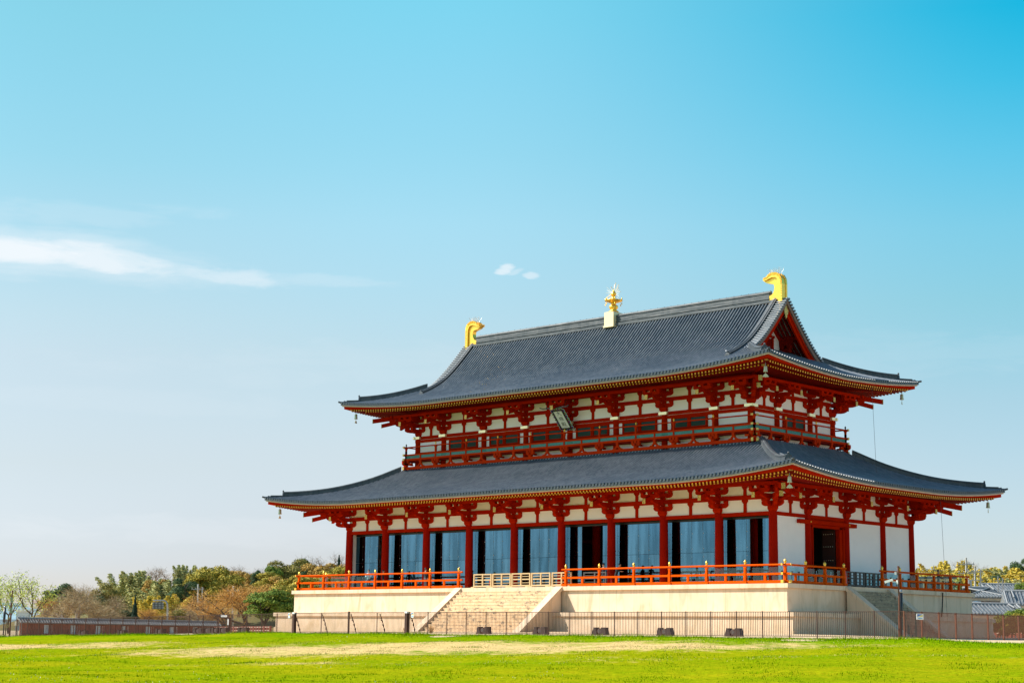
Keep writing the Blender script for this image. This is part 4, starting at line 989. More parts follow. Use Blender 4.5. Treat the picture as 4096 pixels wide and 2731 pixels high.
# traffic cones
def cone(x, y, z, label):
    o = empty('traffic_cone', (x, y, z), label, 'cone'); k = MB(); k.lathe([(.15, .02), (.03, .68), (.02, .7)], c=(x, y, z), n=14); k.build('cone_body', mat('red_plastic', (.6, .02, .015), .4), o)
    k = MB(); k.box(x-.19, x+.19, y-.19, y+.19, z, z+.02); k.build('cone_base', MATS['red_plastic'], o)
cone(9.0, -10.9, .17, 'small red traffic cone on the platform near the open entrance')
cone(-2.9, -11.4, .17, 'small red traffic cone behind the pale timber barriers')
k = MB(); k.prism([(-5.0, .16), (-4.72, .16), (-4.85, 1.25), (-4.98, 1.25)], lambda a, b: (25.26, a, b), lambda a, b: (25.30, a, b)); tag(k.build('caution_board', mat('red_plastic', (.6, .02, .015))), 'narrow bright red caution board leaning beside the side railing end', 'board')
# stand with rope near the entrance side door
for i, (x, y) in enumerate(((23.9, -8.3), (23.9, -6.4), (23.9, -4.6))):
    o = empty('rope_stanchion', (x, y, .17), 'slim white rope stanchion behind the side railing, %s of three' % ('nearest', 'middle', 'farthest')[i], 'stanchion', 'rope stanchions by the side doorway')
    k = MB(); k.lathe([(.16, 0), (.16, .02), (.02, .04), (.02, .95), (.03, .97), (.03, 1.02), (.005, 1.04)], c=(x, y, .17), n=12); k.build('stanchion_pole', WHITE, o)
    if i < 2:
        y1 = (-6.4, -4.6)[i]; pts = [(x, y+(y1-y)*j/8, 1.05-.32*math.sin(math.pi*j/8)) for j in range(9)]
        k = MB(); k.tube(pts, .018, 6); k.build('rope', WHITE, o)

# ---- people
def person(loc, rz, shirt, pants, label, hat=False, lean=0.0, arms='down'):
    """standing figure, faces local -Y, 1.68 m"""
    o = empty('person', loc, label, 'person', rz=rz)
    bm_v = []; bm_e = []; rad = []
    def V(x, y, z, r, par=None):
        bm_v.append((x, y, z)); rad.append(r)
        if par is not None: bm_e.append((par, len(bm_v)-1))
        return len(bm_v)-1
    L = lambda z: -lean*max(0, z-.95)
    pel = V(0, 0, .93, .135); wai = V(0, L(1.08), 1.08, .12, pel); che = V(0, L(1.28), 1.28, .15, wai); nk = V(0, L(1.42), 1.43, .06, che); V(0, L(1.5)-.01, 1.50, .052, nk)
    for s in (-1, 1):
        hp = V(s*.09, 0, .88, .095, pel); kn = V(s*.1, -.015, .48, .062, hp); an = V(s*.1, .01, .09, .042, kn); V(s*.11, -.13, .04, .04, an)
        sh = V(s*.17, L(1.38), 1.38, .062, che)
        if arms == 'down': el = V(s*.235, L(1.1)+.02, 1.11, .045, sh); wr = V(s*.24, L(.9)-.05, .87, .032, el); d = Vector((0, -.02, -1))
        else: el = V(s*.25, L(1.15)-.08, 1.13, .045, sh); wr = V(s*.12, L(1.2)-.3, 1.12, .032, el); d = Vector((-s*.3, -1, .1)).normalized()
        w0 = Vector(bm_v[wr]); pm = V(*(w0+d*.07), .026, wr)
        for q in range(4): V(*(w0+d*(.16-.012*abs(q-1.3))+Vector((0, (q-1.5)*.018, 0) if arms == 'down' else ((q-1.5)*.018, 0, 0))), .008, pm)
        V(*(w0+d*.1+Vector((-s*.01, -.04, 0) if arms == 'down' else (-s*.04, 0, .01))), .009, pm)
    me = bpy.data.meshes.new('body'); me.from_pydata(bm_v, bm_e, []); b = bpy.data.objects.new('body', me); C.objects.link(b)
    sk = b.modifiers.new('s', 'SKIN'); sk.use_smooth_shade = True; ss = b.modifiers.new('u', 'SUBSURF'); ss.levels = 1; ss.render_levels = 1
    for i, d in enumerate(me.skin_vertices[0].data): d.radius = (rad[i], rad[i]*(.72 if i in (0, 1, 2) else 1)); d.use_root = i == 0
    bpy.context.view_layer.update(); ev = b.evaluated_get(bpy.context.evaluated_depsgraph_get()); m2 = bpy.data.meshes.new_from_object(ev)
    b.modifiers.clear(); b.data = m2
    # head joined to the body mesh
    hm = MB(); hy = L(1.6)-.01
    prof = [(.02, 0), (.055, .015), (.07, .05), (.078, .1), (.082, .14), (.075, .19), (.045, .225), (.005, .235)]
    hm.lathe([(a, c) for a, c in prof], c=(0, hy, 1.475), n=14)
    hm.prism([(-.012, 1.57), (.012, 1.57), (.016, 1.545), (-.016, 1.545)], lambda a, c: (a, hy-.074, c), lambda a, c: (a, hy-.098, c))
    for s in (-1, 1): hm.lathe([(.0, -.012), (.014, 0), (0, .012)], c=(s*.082, hy, 1.575), n=6)
    pv = [v.co.copy() for v in m2.vertices]; base = len(pv)
    fs = [tuple(p.vertices) for p in m2.polygons]+[tuple(base+i for i in f) for f in hm.f]
    m3 = bpy.data.meshes.new('body'); m3.from_pydata([tuple(v) for v in pv]+hm.v, [], fs)
    for m in (SKIN, shirt, pants, BLACK): m3.materials.append(m)
    for p in m3.polygons:
        c = p.center; p.use_smooth = True
        p.material_index = 0 if (c.z > 1.43 or p.index >= len(m2.polygons)) else (3 if c.z < .1 else (2 if c.z < .92 and abs(c.x) < .2 else 1))
        if arms == 'down' and c.z < .9 and abs(c.x) > .205: p.material_index = 0
        if arms != 'down' and c.y < L(1.2)-.27: p.material_index = 0
    b.data = m3; b.parent = o
    e = MB()
    for s in (-1, 1): e.lathe([(0, -.008), (.009, 0), (0, .008)], c=(s*.03, hy-.076, 1.585), n=6)
    e.prism([(-.022, 1.523), (.022, 1.523), (.015, 1.515), (-.015, 1.515)], lambda a, c: (a, hy-.07, c), lambda a, c: (a, hy-.079, c))
    h = e.build('facial_features', HAIR); h.parent = o
    k = MB()
    k.lathe([(.086, .0), (.092, .05), (.085, .10), (.05, .14), (.005, .15)], c=(0, hy+.012, 1.585), n=14)
    if hat: k.lathe([(.088, .0), (.093, .03), (.1, .08), (.09, .1), (.004, .11)], c=(0, hy+.004, 1.64), n=14); k.prism([(-.08, 0), (.08, 0), (.06, .07), (-.06, .07)], lambda a, c: (a, hy-.085-c, 1.645-c*.2), lambda a, c: (a, hy-.085-c, 1.655-c*.2))
    h = k.build('cap' if hat else 'hair', mat('navy_cloth', (.012, .016, .035), .8) if hat else HAIR); h.parent = o
    return o
navy = mat('navy_cloth', (.012, .016, .035), .8); pale = mat('pale_blue_cloth', (.45, .55, .6), .8); dk = mat('dark_cloth', (.02, .022, .03), .85); gy = mat('grey_cloth', (.1, .1, .12), .8)
person((-17.5, -11.0, .17), 0.6, pale, gy, 'person in a pale blue top standing behind the left front railing', arms='fold')
person((-16.9, -9.9, .17), 2.2, dk, navy, 'person in dark clothes half hidden beside the second front column')
person((8.1, -11.0+.3, .17), .3, navy, navy, 'guard in a navy uniform and cap standing at the open entrance', hat=True)
person((9.05, -10.4, .17), 1.9, dk, dk, 'person in dark clothes leaning forward beside the entrance column', lean=.45, arms='fold')
person((24.25, 9.6, .17), 1.9, dk, navy, 'person in dark clothes standing behind the far end of the side railing', arms='fold')
person((-10.5, -11.1, .17), 3.0, dk, gy, 'person in dark clothes looking at the glass behind the left front railing')

# ---- lightning cables
def cable(p0, p1, sag, r, label, m=BLACK):
    pts = [Vector(p0).lerp(Vector(p1), i/12)+Vector((0, 0, -sag*math.sin(math.pi*i/12))) for i in range(13)]
    k = MB(); k.tube(pts, r, 5); return tag(k.build('cable', m), label, 'cable', None)
cable((22.2, 4.1, 15.4), (22.25, 4.4, 8.7), .0, .012, 'thin dark cable hanging from the upper eave down to the lower roof')
cable((26.9, 5.6, 6.7), (27.0, 5.9, -1.7), .0, .012, 'thin dark cable hanging from the lower side eave to the platform')
k = MB(); k.tube([(25.76, 7.55, .1), (25.62, 7.55, -1.7)], .05, 8); tag(k.build('drain_pipe', BLACK), 'black pipe running down the shaded side wall of the platform', 'pipe')
print('details done')

# ================================================================== GROUND
def noise_ground(t, tcn, b, last):
    g = mk(t, 'ShaderNodeNewGeometry'); n = mk(t, 'ShaderNodeTexNoise'); n.inputs['Scale'].default_value = 9; n.inputs['Detail'].default_value = 8; n.inputs['Roughness'].default_value = .75
    t.links.new(g.outputs['Position'], n.inputs['Vector'])
    r = mk(t, 'ShaderNodeMapRange'); r.inputs[1].default_value = .35; r.inputs[2].default_value = .7; t.links.new(n.outputs[0], r.inputs[0])
    return mixrgb(t, r.outputs[0], last, (.46, .34, .21))
GRAV = mat('sandy_gravel', (.70, .50, .31), .9, var=(.55, .42, .25), vscale=.3, bump=.3, bscale=20, fn=noise_ground)
xs = [-2500, -900, -500, -300, -200]+[-150+4*i for i in range(66)]+[130, 180, 260, 400, 700, 1500]
ys = [-600, -250, -140]+[-100+2.5*i for i in range(61)]+[60, 75, 100, 140, 220, 400, 900, 2500]
mb = MB(); mb.grid([[(x, y, gz(x, y)-(.25 if y < -27.5 else .0)-(0 if y > -27.5 else 0)) for x in xs] for y in ys])
tag(mb.build('ground', GRAV), kind='structure')
# lawn sheet, its far edge just outside the fence
def lawn_edge(x): return -25.0-3.1*sm(43, 50, x)-.9*sm(10, 3, abs(x-12))*0+.25*math.sin(x*.8)+.15*math.sin(x*2.3)
def lawn_z(x, y):
    bump = .05*math.sin(x*.45+y*.2)+.04*math.sin(y*.7-x*.23)+.03*math.sin(x*1.3+y*.9)
    e = max(0, min(1, (lawn_edge(x)-y)/2.0))
    # small bank along the fence on the left where the grass hides the foot of the fence
    bank = sm(8, -25, x)*.06*math.exp(-((y+29.5)/2.4)**2)+.05*math.exp(-((y+27.2)/1.2)**2)
    return gz(x, y)+.02+bump*e+bank*e
STRAW = (.60, .44, .19)
def lawn_fn(t, tcn, b, last):
    g = mk(t, 'ShaderNodeNewGeometry')
    at_ = mk(t, 'ShaderNodeAttribute', attribute_name='dry'); 
    n = mk(t, 'ShaderNodeTexNoise'); n.inputs['Scale'].default_value = 1.3; n.inputs['Detail'].default_value = 7; n.inputs['Roughness'].default_value = .7; t.links.new(g.outputs['Position'], n.inputs['Vector'])
    n2 = mk(t, 'ShaderNodeTexNoise'); n2.inputs['Scale'].default_value = .16; n2.inputs['Detail'].default_value = 4; t.links.new(g.outputs['Position'], n2.inputs['Vector'])
    n3 = mk(t, 'ShaderNodeTexNoise'); n3.inputs['Scale'].default_value = 4.5; n3.inputs['Detail'].default_value = 8; n3.inputs['Roughness'].default_value = .8; t.links.new(g.outputs['Position'], n3.inputs['Vector'])
    v = mth(t, 'ADD', at_.outputs['Fac'], mth(t, 'MULTIPLY', mth(t, 'SUBTRACT', n.outputs[0], .5), 1.5))
    v = mth(t, 'ADD', v, mth(t, 'MULTIPLY', mth(t, 'SUBTRACT', n2.outputs[0], .5), 1.1))
    r = mk(t, 'ShaderNodeMapRange'); r.inputs[1].default_value = .36; r.inputs[2].default_value = .72; t.links.new(v, r.inputs[0])
    r2_ = mk(t, 'ShaderNodeMapRange'); r2_.inputs[1].default_value = .3; r2_.inputs[2].default_value = .68; t.links.new(mth(t, 'ADD', mth(t, 'MULTIPLY', n2.outputs[0], .5), mth(t, 'MULTIPLY', n.outputs[0], .5)), r2_.inputs[0])
    c = mixrgb(t, r2_.outputs[0], (.115, .23, .001), (.36, .315, .006))
    r3 = mk(t, 'ShaderNodeMapRange'); r3.inputs[1].default_value = .35; r3.inputs[2].default_value = .65; r3.inputs[3].default_value = .55; r3.inputs[4].default_value = 1.25; t.links.new(n3.outputs[0], r3.inputs[0])
    lu = mk(t, 'ShaderNodeAttribute', attribute_name='lush'); c = mixrgb(t, lu.outputs['Fac'], c, (.08, .245, .0))
    c = mixrgb(t, r.outputs[0], c, STRAW)
    cc = mk(t, 'ShaderNodeVectorMath', operation='SCALE'); t.links.new(c, cc.inputs[0]); t.links.new(r3.outputs[0], cc.inputs['Scale'])
    return cc.outputs[0]
LAWN = mat('mown_lawn', (.1, .2, .01), 1, bump=.7, bscale=6, spec=0, fn=lawn_fn)
DRYP = ((21, -42.5, 15, 9.5, .5, 1.0), (35, -37, 10, 5.0, .5, .9), (-10, -51, 13, 8, .5, .9), (12, -52, 6, 2.5, .5, .5), (30, -57, 10, 3, .6, .38), (48, -44, 7, 2.5, .6, .34), (40, -50, 7, 2.5, .6, .36), (54, -40, 6, 2, .5, .3))
def dry(x, y):
    v = 0
    for cx, cy, rx, ry, ang, k in DRYP:
        dx, dy = x-cx, y-cy; a, b = dx*math.cos(ang)-dy*math.sin(ang)*-1*-1, dx*math.sin(-ang)+dy*math.cos(ang)
        a = dx*math.cos(ang)+dy*math.sin(ang); b = -dx*math.sin(ang)+dy*math.cos(ang)
        v = max(v, k*math.exp(-(a/rx)**2-(b/ry)**2))
    return v
xs = [-170+2.0*i for i in range(160)]
rows = []; dv = []
for j in range(100):
    f = j/99; row = []
    for x in xs:
        e = lawn_edge(x); y = e-(110)*f**1.5; row.append((x, y, lawn_z(x, y))); dv.append(dry(x, y))
    rows.append(row)
mb = MB(); mb.grid(rows[::-1]); lo = mb.build('lawn', LAWN); tag(lo, kind='structure')
dv = []
for row in rows[::-1]:
    for p in row: dv.append(dry(p[0], p[1]))
at_ = lo.data.attributes.new('dry', 'FLOAT', 'POINT'); at_.data.foreach_set('value', dv)
lv_ = [.85*math.exp(-max(0, lawn_edge(p[0])-p[1])/5.0)+.25*max(0, math.sin(p[0]*.13+p[1]*.31))*max(0, math.sin(p[1]*.5-p[0]*.07)) for row in rows[::-1] for p in row]
at_ = lo.data.attributes.new('lush', 'FLOAT', 'POINT'); at_.data.foreach_set('value', lv_)
# grass blades and tufts
rng = np.random.default_rng(3)
def blades(n, fx, hmin, hmax, wid, name, cols):
    V, F_ = [], []; k = 0
    P = fx(n)
    for x, y, s in P:
        z = lawn_z(x, y)-.01; h = (hmin+(hmax-hmin)*rng.random()**2)*s; a = rng.random()*6.283; w = wid*(.6+.8*rng.random())
        lx, ly = rng.normal(0, .35, 2)*h; ca, sa = math.cos(a)*w, math.sin(a)*w
        V += [(x-ca, y-sa, z), (x+ca, y+sa, z), (x+lx, y+ly, z+h)]; F_.append((k, k+1, k+2)); k += 3
    me = bpy.data.meshes.new(name); me.from_pydata(V, [], F_); me.materials.append(cols); o = bpy.data.objects.new(name, me); C.objects.link(o); return o
GR = mat('grass_blades', (.09, .225, .0), .9, rnd=(.30, .33, .004), spec=0)
ST = mat('straw_blades', (.50, .36, .13), .9, rnd=(.70, .54, .28), spec=0)
def near_fence(n):
    out = []
    for _ in range(n):
        x = rng.uniform(-75, 62); e = lawn_edge(x); y = e-abs(rng.normal(0, 1.8))-.02
        out.append((x, y, .8+.9*max(0, math.sin(x*.35)+.3*math.sin(x*1.7))*rng.random()))
    return out
def wedge(n):
    out = []
    while len(out) < n:
        d = ray(rng.uniform(-60, 4160), 2600); Z = 52+70*rng.random()**.8; p = Vector(CAM)+d*Z; x, y = p.x, p.y
        if y > lawn_edge(x)-1: continue
        dd = dry(x, y)+.25*math.sin(x*.9+y*.4)*math.sin(y*1.1-x*.3)
        if dd > .5: continue
        out.append((x, y, 1))
    return out
tag(blades(52000, near_fence, .05, .20, .012, 'fence_grass', GR), 'long bright green grass growing along the foot of the fence', 'grass', kind='stuff')
tag(blades(60000, wedge, .02, .07, .012, 'lawn_grass', GR), 'short bright green blades over the lawn', 'grass', kind='stuff')
def clumps(n):
    out = []
    for _ in range(n//70):
        d = ray(rng.uniform(-60, 4160), 2600); Z = 56+65*rng.random(); p = Vector(CAM)+d*Z
        if p.y > lawn_edge(p.x)-.8: continue
        for _ in range(70): out.append((p.x+rng.normal(0, .7), p.y+rng.normal(0, .35), .6+rng.random()*.8))
    return out
tag(blades(14000, clumps, .04, .13, .014, 'grass_tufts', mat('dark_grass', (.10, .23, .0), .9, rnd=(.20, .30, .0), spec=0)), 'darker green tufts scattered over the lawn', 'grass', kind='stuff')
def dryzone(n):
    out = []
    while len(out) < n:
        d = ray(rng.uniform(-60, 4160), 2600); Z = 54+78*rng.random(); p = Vector(CAM)+d*Z; x, y = p.x, p.y
        if y > lawn_edge(x)-.6 or dry(x, y) < rng.uniform(.12, .8): continue
        out.append((x, y, 1))
    return out
tag(blades(26000, dryzone, .02, .07, .014, 'dry_grass', ST), 'dry straw coloured grass over the bare bands of the lawn', 'grass', kind='stuff')
FL = mat('tiny_white_flowers', (.75, .75, .6), .8)
def flowers(n):
    out = []
    for _ in range(n//14):
        d = ray(rng.uniform(-60, 2600), 2600); Z = 56+60*rng.random(); p = Vector(CAM)+d*Z
        if p.y > lawn_edge(p.x)-1 or dry(p.x, p.y) > .4: continue
        for _ in range(14): out.append((p.x+rng.normal(0, .8), p.y+rng.normal(0, .8), 1))
    return out
tag(blades(700, flowers, .03, .06, .014, 'white_flowers', FL), 'sparse tiny white flowers in the grass', 'flowers', kind='stuff')
# hills far behind
def hill(name, pts, depth, m, z0=-6, label=None):
    """pts: ridge line as world points; slopes down towards the viewer over depth metres"""
    mb = MB(); vd = Vector((fw.x, fw.y, 0)).normalized(); rows = []
    for k in range(9):
        f = k/8; rows.append([tuple(Vector((p.x, p.y, 0))-vd*depth*(1-f)+Vector((0, 0, z0+(p.z-z0)*(math.sin(f*math.pi/2))))) for p in pts])
    rows.append([tuple(Vector((p.x, p.y, 0))+vd*depth*.5+Vector((0, 0, z0))) for p in pts])
    mb.grid(rows); return tag(mb.build(name, m), kind='structure')
rg = random.Random(11)
def ridge(table, Z):
    pts = []
    for i in range(len(table)-1):
        (x0, y0), (x1, y1) = table[i], table[i+1]; n = max(2, int(abs(x1-x0)/25))
        for k in range(n): f = k/n; pts.append(at(x0+(x1-x0)*f, y0+(y1-y0)*f+rg.uniform(-4, 4), Z))
    pts.append(at(*table[-1], Z)); return pts
FORE = mat('wooded_hillside', (.12, .12, .03), .95, var=(.26, .17, .05), vscale=.12, bump=.6, bscale=.6)
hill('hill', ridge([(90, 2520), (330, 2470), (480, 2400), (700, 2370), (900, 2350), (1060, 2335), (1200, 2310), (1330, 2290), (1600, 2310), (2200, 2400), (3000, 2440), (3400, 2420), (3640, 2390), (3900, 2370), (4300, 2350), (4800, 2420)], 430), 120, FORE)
hill('distant_hills', ridge([(-600, 2440), (-100, 2425), (60, 2418), (85, 2412), (110, 2430), (300, 2450), (900, 2470)], 3200), 900, mat('haze_blue_hills', (.20, .32, .38), .95, var=(.24, .36, .42), vscale=.004))  # distant haze put into the hills' blue colour

# ================================================================== PICKET FENCE
FY = -24.0; FXC = 41.2; FH = 1.50
def g3(x, y): return gz(x, y)
def fence_line(name, label, p0, p1, mat_, post_w=.055, first=True, last=True, group='brown picket fence around the hall', braces=()):
    p0 = Vector((*p0, 0)); p1 = Vector((*p1, 0)); L = (p1-p0).length; n = max(1, round(L/1.87)); d = (p1-p0)/L
    mid = (p0+p1)/2; o = empty(name, (mid.x, mid.y, g3(mid.x, mid.y)), label, 'fence', group)
    step = L/n
    for i in range(n):
        a = p0+d*step*i; b = p0+d*step*(i+1); za, zb = g3(a.x, a.y), g3(b.x, b.y); mb = MB()
        mb.beam(a+Vector((0, 0, za+FH)), b+Vector((0, 0, zb+FH)), .04, .035); mb.beam(a+Vector((0, 0, za+.1)), b+Vector((0, 0, zb+.1)), .035, .03)
        for k in range(1, 15):
            q = a.lerp(b, k/15); z = za+(zb-za)*k/15; mb.beam((q.x, q.y, z+.1), (q.x, q.y, z+FH), .023, .023, up=(0, 1, 0))
        mb.build('picket_panel', mat_, o)
    for i in range(n+1):
        if (i == 0 and not first) or (i == n and not last): continue
        a = p0+d*step*i; z = g3(a.x, a.y); mb = MB(); mb.beam((a.x, a.y, z-.2), (a.x, a.y, z+FH+.04), post_w, post_w, up=(0, 1, 0)); mb.build('fence_post', mat_, o)
    return o
GX0, GX1 = -11.3, 1.15        # sliding gate span
fence_line('picket_fence', 'long brown steel picket fence running along the front lawn right of the gate', (GX1+.25, FY), (FXC, FY), FENCE)
fence_line('picket_fence', 'brown steel picket fence continuing to the left of the gate', (-86.2, FY), (GX0-.2, FY), FENCE)
fence_line('picket_fence', 'reddish brown picket fence turning back at the right-hand corner', (FXC, FY), (FXC, 46), SIDEFENCE, .075)
# gate: two leaves between thick posts, with prop rods
o = empty('double_gate', ((GX0+GX1)/2, FY, g3(-5, FY)), 'wide brown double picket gate with thick posts and leaning prop rods', 'gate')
for x, w in ((GX0, .24), (GX1, .24), ((GX0+GX1)/2, .11)):
    z = g3(x, FY); mb = MB(); mb.box(x-w/2, x+w/2, FY-w/2, FY+w/2, z-.2, z+FH+.07); mb.build('gate_post', FENCE, o)
    if w > .2: mb = MB(); mb.box(x-w/2-.005, x+w/2+.005, FY-w/2-.006, FY+w/2+.006, z+FH-.05, z+FH+.075); mb.build('post_cap', WHITE, o)
for a0, a1 in ((GX0+.12, (GX0+GX1)/2-.06), ((GX0+GX1)/2+.06, GX1-.12)):
    mb = MB(); z0, z1 = g3(a0, FY), g3(a1, FY)
    mb.beam((a0, FY, z0+FH), (a1, FY, z1+FH), .04, .04); mb.beam((a0, FY, z0+.1), (a1, FY, z1+.1), .04, .04); n = int((a1-a0)/.125)
    for k in range(n+1):
        x = a0+(a1-a0)*k/n; z = z0+(z1-z0)*k/n; w = .019 if k not in (0, n//2, n) else .05
        mb.beam((x, FY, z+.05), (x, FY, z+FH), w, w, up=(0, 1, 0))
    mb.build('gate_leaf', FENCE, o)
for px_0 in (1190, 1300, 1415, 1527, 1640):
    q = at(px_0, 2490, 125); x = GX0+(px_0-1190)/(1632-1190)*(GX1-GX0); z = g3(x, FY)
    mb = MB(); mb.tube([(x+.06, FY+.05, z+FH-.12), (x+.04, FY+.35, z+.8), (x+.04, FY+.62, z+.02)], .035, 6)
    for f in (.3, .55, .8): mb.tube([(x+.05, FY+.05+.55*f, z+FH-.12-1.3*f), (x+.05, FY+.08+.55*f, z+FH-.2-1.3*f)], .055, 6)
    mb.build('prop_rod', FENCE, o)
# small notices on the fence
def notice(p, w, h, rz, label, blue=True):
    o = empty('notice', p, label, 'sign'); c, s_ = math.cos(rz), math.sin(rz); F = lambda t, n, z: (p[0]+t*c-n*s_, p[1]+t*s_+n*c, p[2]+z)
    mb = MB(); mb.box(-w/2, w/2, -.01, .01, -h/2, h/2, F=F); mb.build('notice_board', WHITE, o)
    if blue:
        mb = MB(); mb.prism([(-w*.38, h*.0), (w*.38, h*.40), (-w*.38, h*.40)], lambda a, b: F(a, -.016, b), lambda a, b: F(a, -.011, b), 0); mb.prism([(-w*.30, h*.02), (w*.38, h*.02), (w*.38, h*.34)], lambda a, b: F(a, -.016, b), lambda a, b: F(a, -.011, b), 1)
        mb.box(-w*.3, w*.3, -.016, -.011, -h*.34, -h*.2, F=F, m=2); mb.build('notice_print', [mat('sign_blue', (.02, .13, .5), .5), mat('sign_yellow', (.8, .65, .1), .5), mat('sign_cyan', (.1, .4, .6), .5)], o)
notice((GX0-.55, FY-.06, g3(GX0, FY)+1.32), .24, .36, 0, 'small white and blue notice on the fence left of the gate')
notice((GX1+.62, FY-.06, g3(GX1, FY)+1.32), .24, .36, 0, 'small white and blue notice on the fence right of the gate')
notice((FXC+.06, FY+1.6, g3(FXC, FY)+1.25), .75, .33, math.pi/2, 'white and blue notice behind the corner of the side fence')
# ---- floodlight boxes standing inside the fence
def floodlight(x, y, label, rz=0.0):
    z = g3(x, y); o = empty('floodlight', (x, y, z), label, 'floodlight', 'brown floodlights behind the fence', rz)
    R_ = Matrix.Rotation(rz, 3, 'Z'); F = lambda a, b, c: tuple(R_ @ Vector((a, b, c))*.86+Vector((x, y, z)))
    mb = MB()
    for a0, a1 in ((-.62, -.28), (.16, .62)):
        mb.prism([(a0-.12, 0), (a1+.04, 0), (a1-.08, .58), (a0+.05, .58)], lambda a, c: F(a, -.22, c), lambda a, c: F(a, .22, c))
    mb.box(-.62, .62, .18, .23, .02, .14, F=F); mb.build('side_shield', mat('dark_brown_housing', (.045, .025, .02), .6), o)
    mb = MB(); mb.tube([F(-.06, -.16, .3), F(-.06, .16, .3)], [.17, .2], 14); mb.build('lamp_head', mat('lamp_grille', (.12, .06, .045), .5), o)
    mb = MB(); mb.tube([F(-.06, -.175, .3), F(-.06, -.165, .3)], .13, 14); mb.build('lamp_lens', mat('lamp_glass', (.10, .09, .09), .2), o)
    return o
FLY = -22.3
def x_on(px, py, y):      # where a sight line meets the plane y
    d = ray(px, py); t = (y-CAM[1])/d.y; return CAM[0]+d.x*t
lf = ['leftmost', 'second from the left', 'third from the left', 'fourth from the left', 'fifth from the left', 'sixth from the left', 'seventh from the left']
words = ['before the front stairs', 'at the right foot of the stairs', 'in front of the platform wall, nearest the stairs', 'in the middle of the long platform wall', 'nearest the hall corner']
for px_0, w_ in zip((1937, 2165, 2404, 2663, 2938), words): floodlight(x_on(px_0, 2520, FLY), FLY, 'dark brown floodlight box behind the fence '+w_)
for i, px_0 in enumerate((335, 490, 643, 797)): floodlight(x_on(px_0, 2520, FLY), FLY, 'dark brown floodlight box before the roofed timber wall, '+['leftmost', 'second', 'third', 'fourth'][i]+' from the left')
floodlight(x_on(975, 2520, FLY), FLY, 'dark brown floodlight box behind the fence left of the platform')
for i, px_0 in enumerate((833, 868, 895)): floodlight(x_on(px_0, 2520, FLY+2), FLY+2, 'brown box-like floodlight in the tight group left of the platform, '+['left', 'middle', 'right'][i]+' one')

# ---- poles, lamps, camera
def bollard_lamp(p, label, h=1.15, r=.125, up_=1.0):
    o = empty('post_lamp', p, label, 'lamp', 'black cylindrical post lamps'); x, y, z = p
    mb = MB(); mb.tube([(x, y, z), (x, y, z+up_)], .05, 10); mb.build('lamp_pole', BLACK, o)
    mb = MB(); mb.lathe([(r*.8, 0), (r, .04), (r, h)], c=(x, y, z+up_), n=20); mb.build('lamp_cylinder', BLACK, o)
    mb = MB(); mb.lathe([(r*1.02, 0), (r, .07), (r*.75, .14), (r*.3, .18), (.005, .19)], c=(x, y, z+up_+h), n=18); mb.build('lamp_dome', GREY, o)
p = at(3612, 2540, 100); z = g3(p.x, p.y); top = at(3602, 2354, 100).z; bollard_lamp((p.x-.1, p.y, z), 'tall black cylindrical lamp with silver dome beside the camera pole', 1.40, .125, top-z-1.6)
p = at(13, 2540, 165); z = g3(p.x, p.y); top = at(13, 2420, 165).z; bollard_lamp((p.x, p.y, z), 'black cylindrical lamp at the left edge of the picture', 1.4, .12, top-z-1.6)
p = at(3600, 2550, 96.5); z = g3(p.x, p.y); top = at(3588, 2265, 96.5)
o = empty('camera_pole', (p.x, p.y, z), 'slim reddish brown pole with a white security camera at the fence corner', 'pole')
mb = MB(); mb.tube([(p.x, p.y, z), (p.x, p.y, z+1.3)], .075, 12); mb.tube([(p.x, p.y, z+1.3), (p.x, p.y, top.z)], .045, 12); mb.tube([(p.x, p.y, top.z), (p.x, p.y, top.z+.06)], .06, 12); mb.build('pole_shaft', SIDEFENCE, o)
cz = at(3590, 2325, 96.5).z; mb = MB(); mb.beam((p.x-.05, p.y-.1, cz+.0), (p.x-.28, p.y-.25, cz+.02), .05, .05); mb.box(p.x-.07, p.x+.0, p.y-.12, p.y-.03, cz-.12, cz+.1)
mb.beam((p.x-.22, p.y-.25, cz+.13), (p.x-.62, p.y-.45, cz-.02), .15, .13); mb.build('security_camera', WHITE, o)
mb = MB(); mb.box(p.x-.2, p.x-.06, p.y-.1, p.y+.02, top.z-.42, top.z-.26); mb.build('sensor_box', GREY, o)
p = at(38, 2541, 160); z = g3(p.x, p.y); top = at(47, 2360, 160).z
o = empty('speaker_pole', (p.x, p.y, z), 'slim brown pole with small loudspeakers left of the roofed timber wall', 'pole')
mb = MB(); mb.tube([(p.x, p.y, z), (p.x+.05, p.y, top)], [.09, .06], 10); mb.build('pole_shaft', SIDEFENCE, o)
for i, (dz, dx) in enumerate(((.9, .45), (1.5, .5), (3.0, .45), (3.6, .5))):
    mb = MB(); zz = top-dz*.45-.3; mb.tube([(p.x, p.y, zz), (p.x+dx*.7, p.y-.1, zz)], .02, 5); mb.tube([(p.x+dx*.6, p.y-.1, zz), (p.x+dx*1.1, p.y-.3, zz-.03)], [.05, .14], 10); mb.build('loudspeaker', GREY, o)
p = at(66, 2541, 158); z = g3(p.x, p.y); bz0, bz1 = at(66, 2501, 158).z, at(66, 2483, 158).z
o = empty('control_cabinet', (p.x, p.y, z), 'cream control cabinet on two grey posts behind the left fence', 'cabinet')
mb = MB(); mb.box(p.x-.2, p.x+.2, p.y-.12, p.y+.12, bz0, bz1); mb.build('cabinet_box', mat('cream_enamel', (.7, .66, .55), .5), o)
for s_ in (-.17, .17): mb = MB(); mb.tube([(p.x+s_, p.y, z), (p.x+s_, p.y, bz1)], .03, 8); mb.build('cabinet_post', GREY, o)
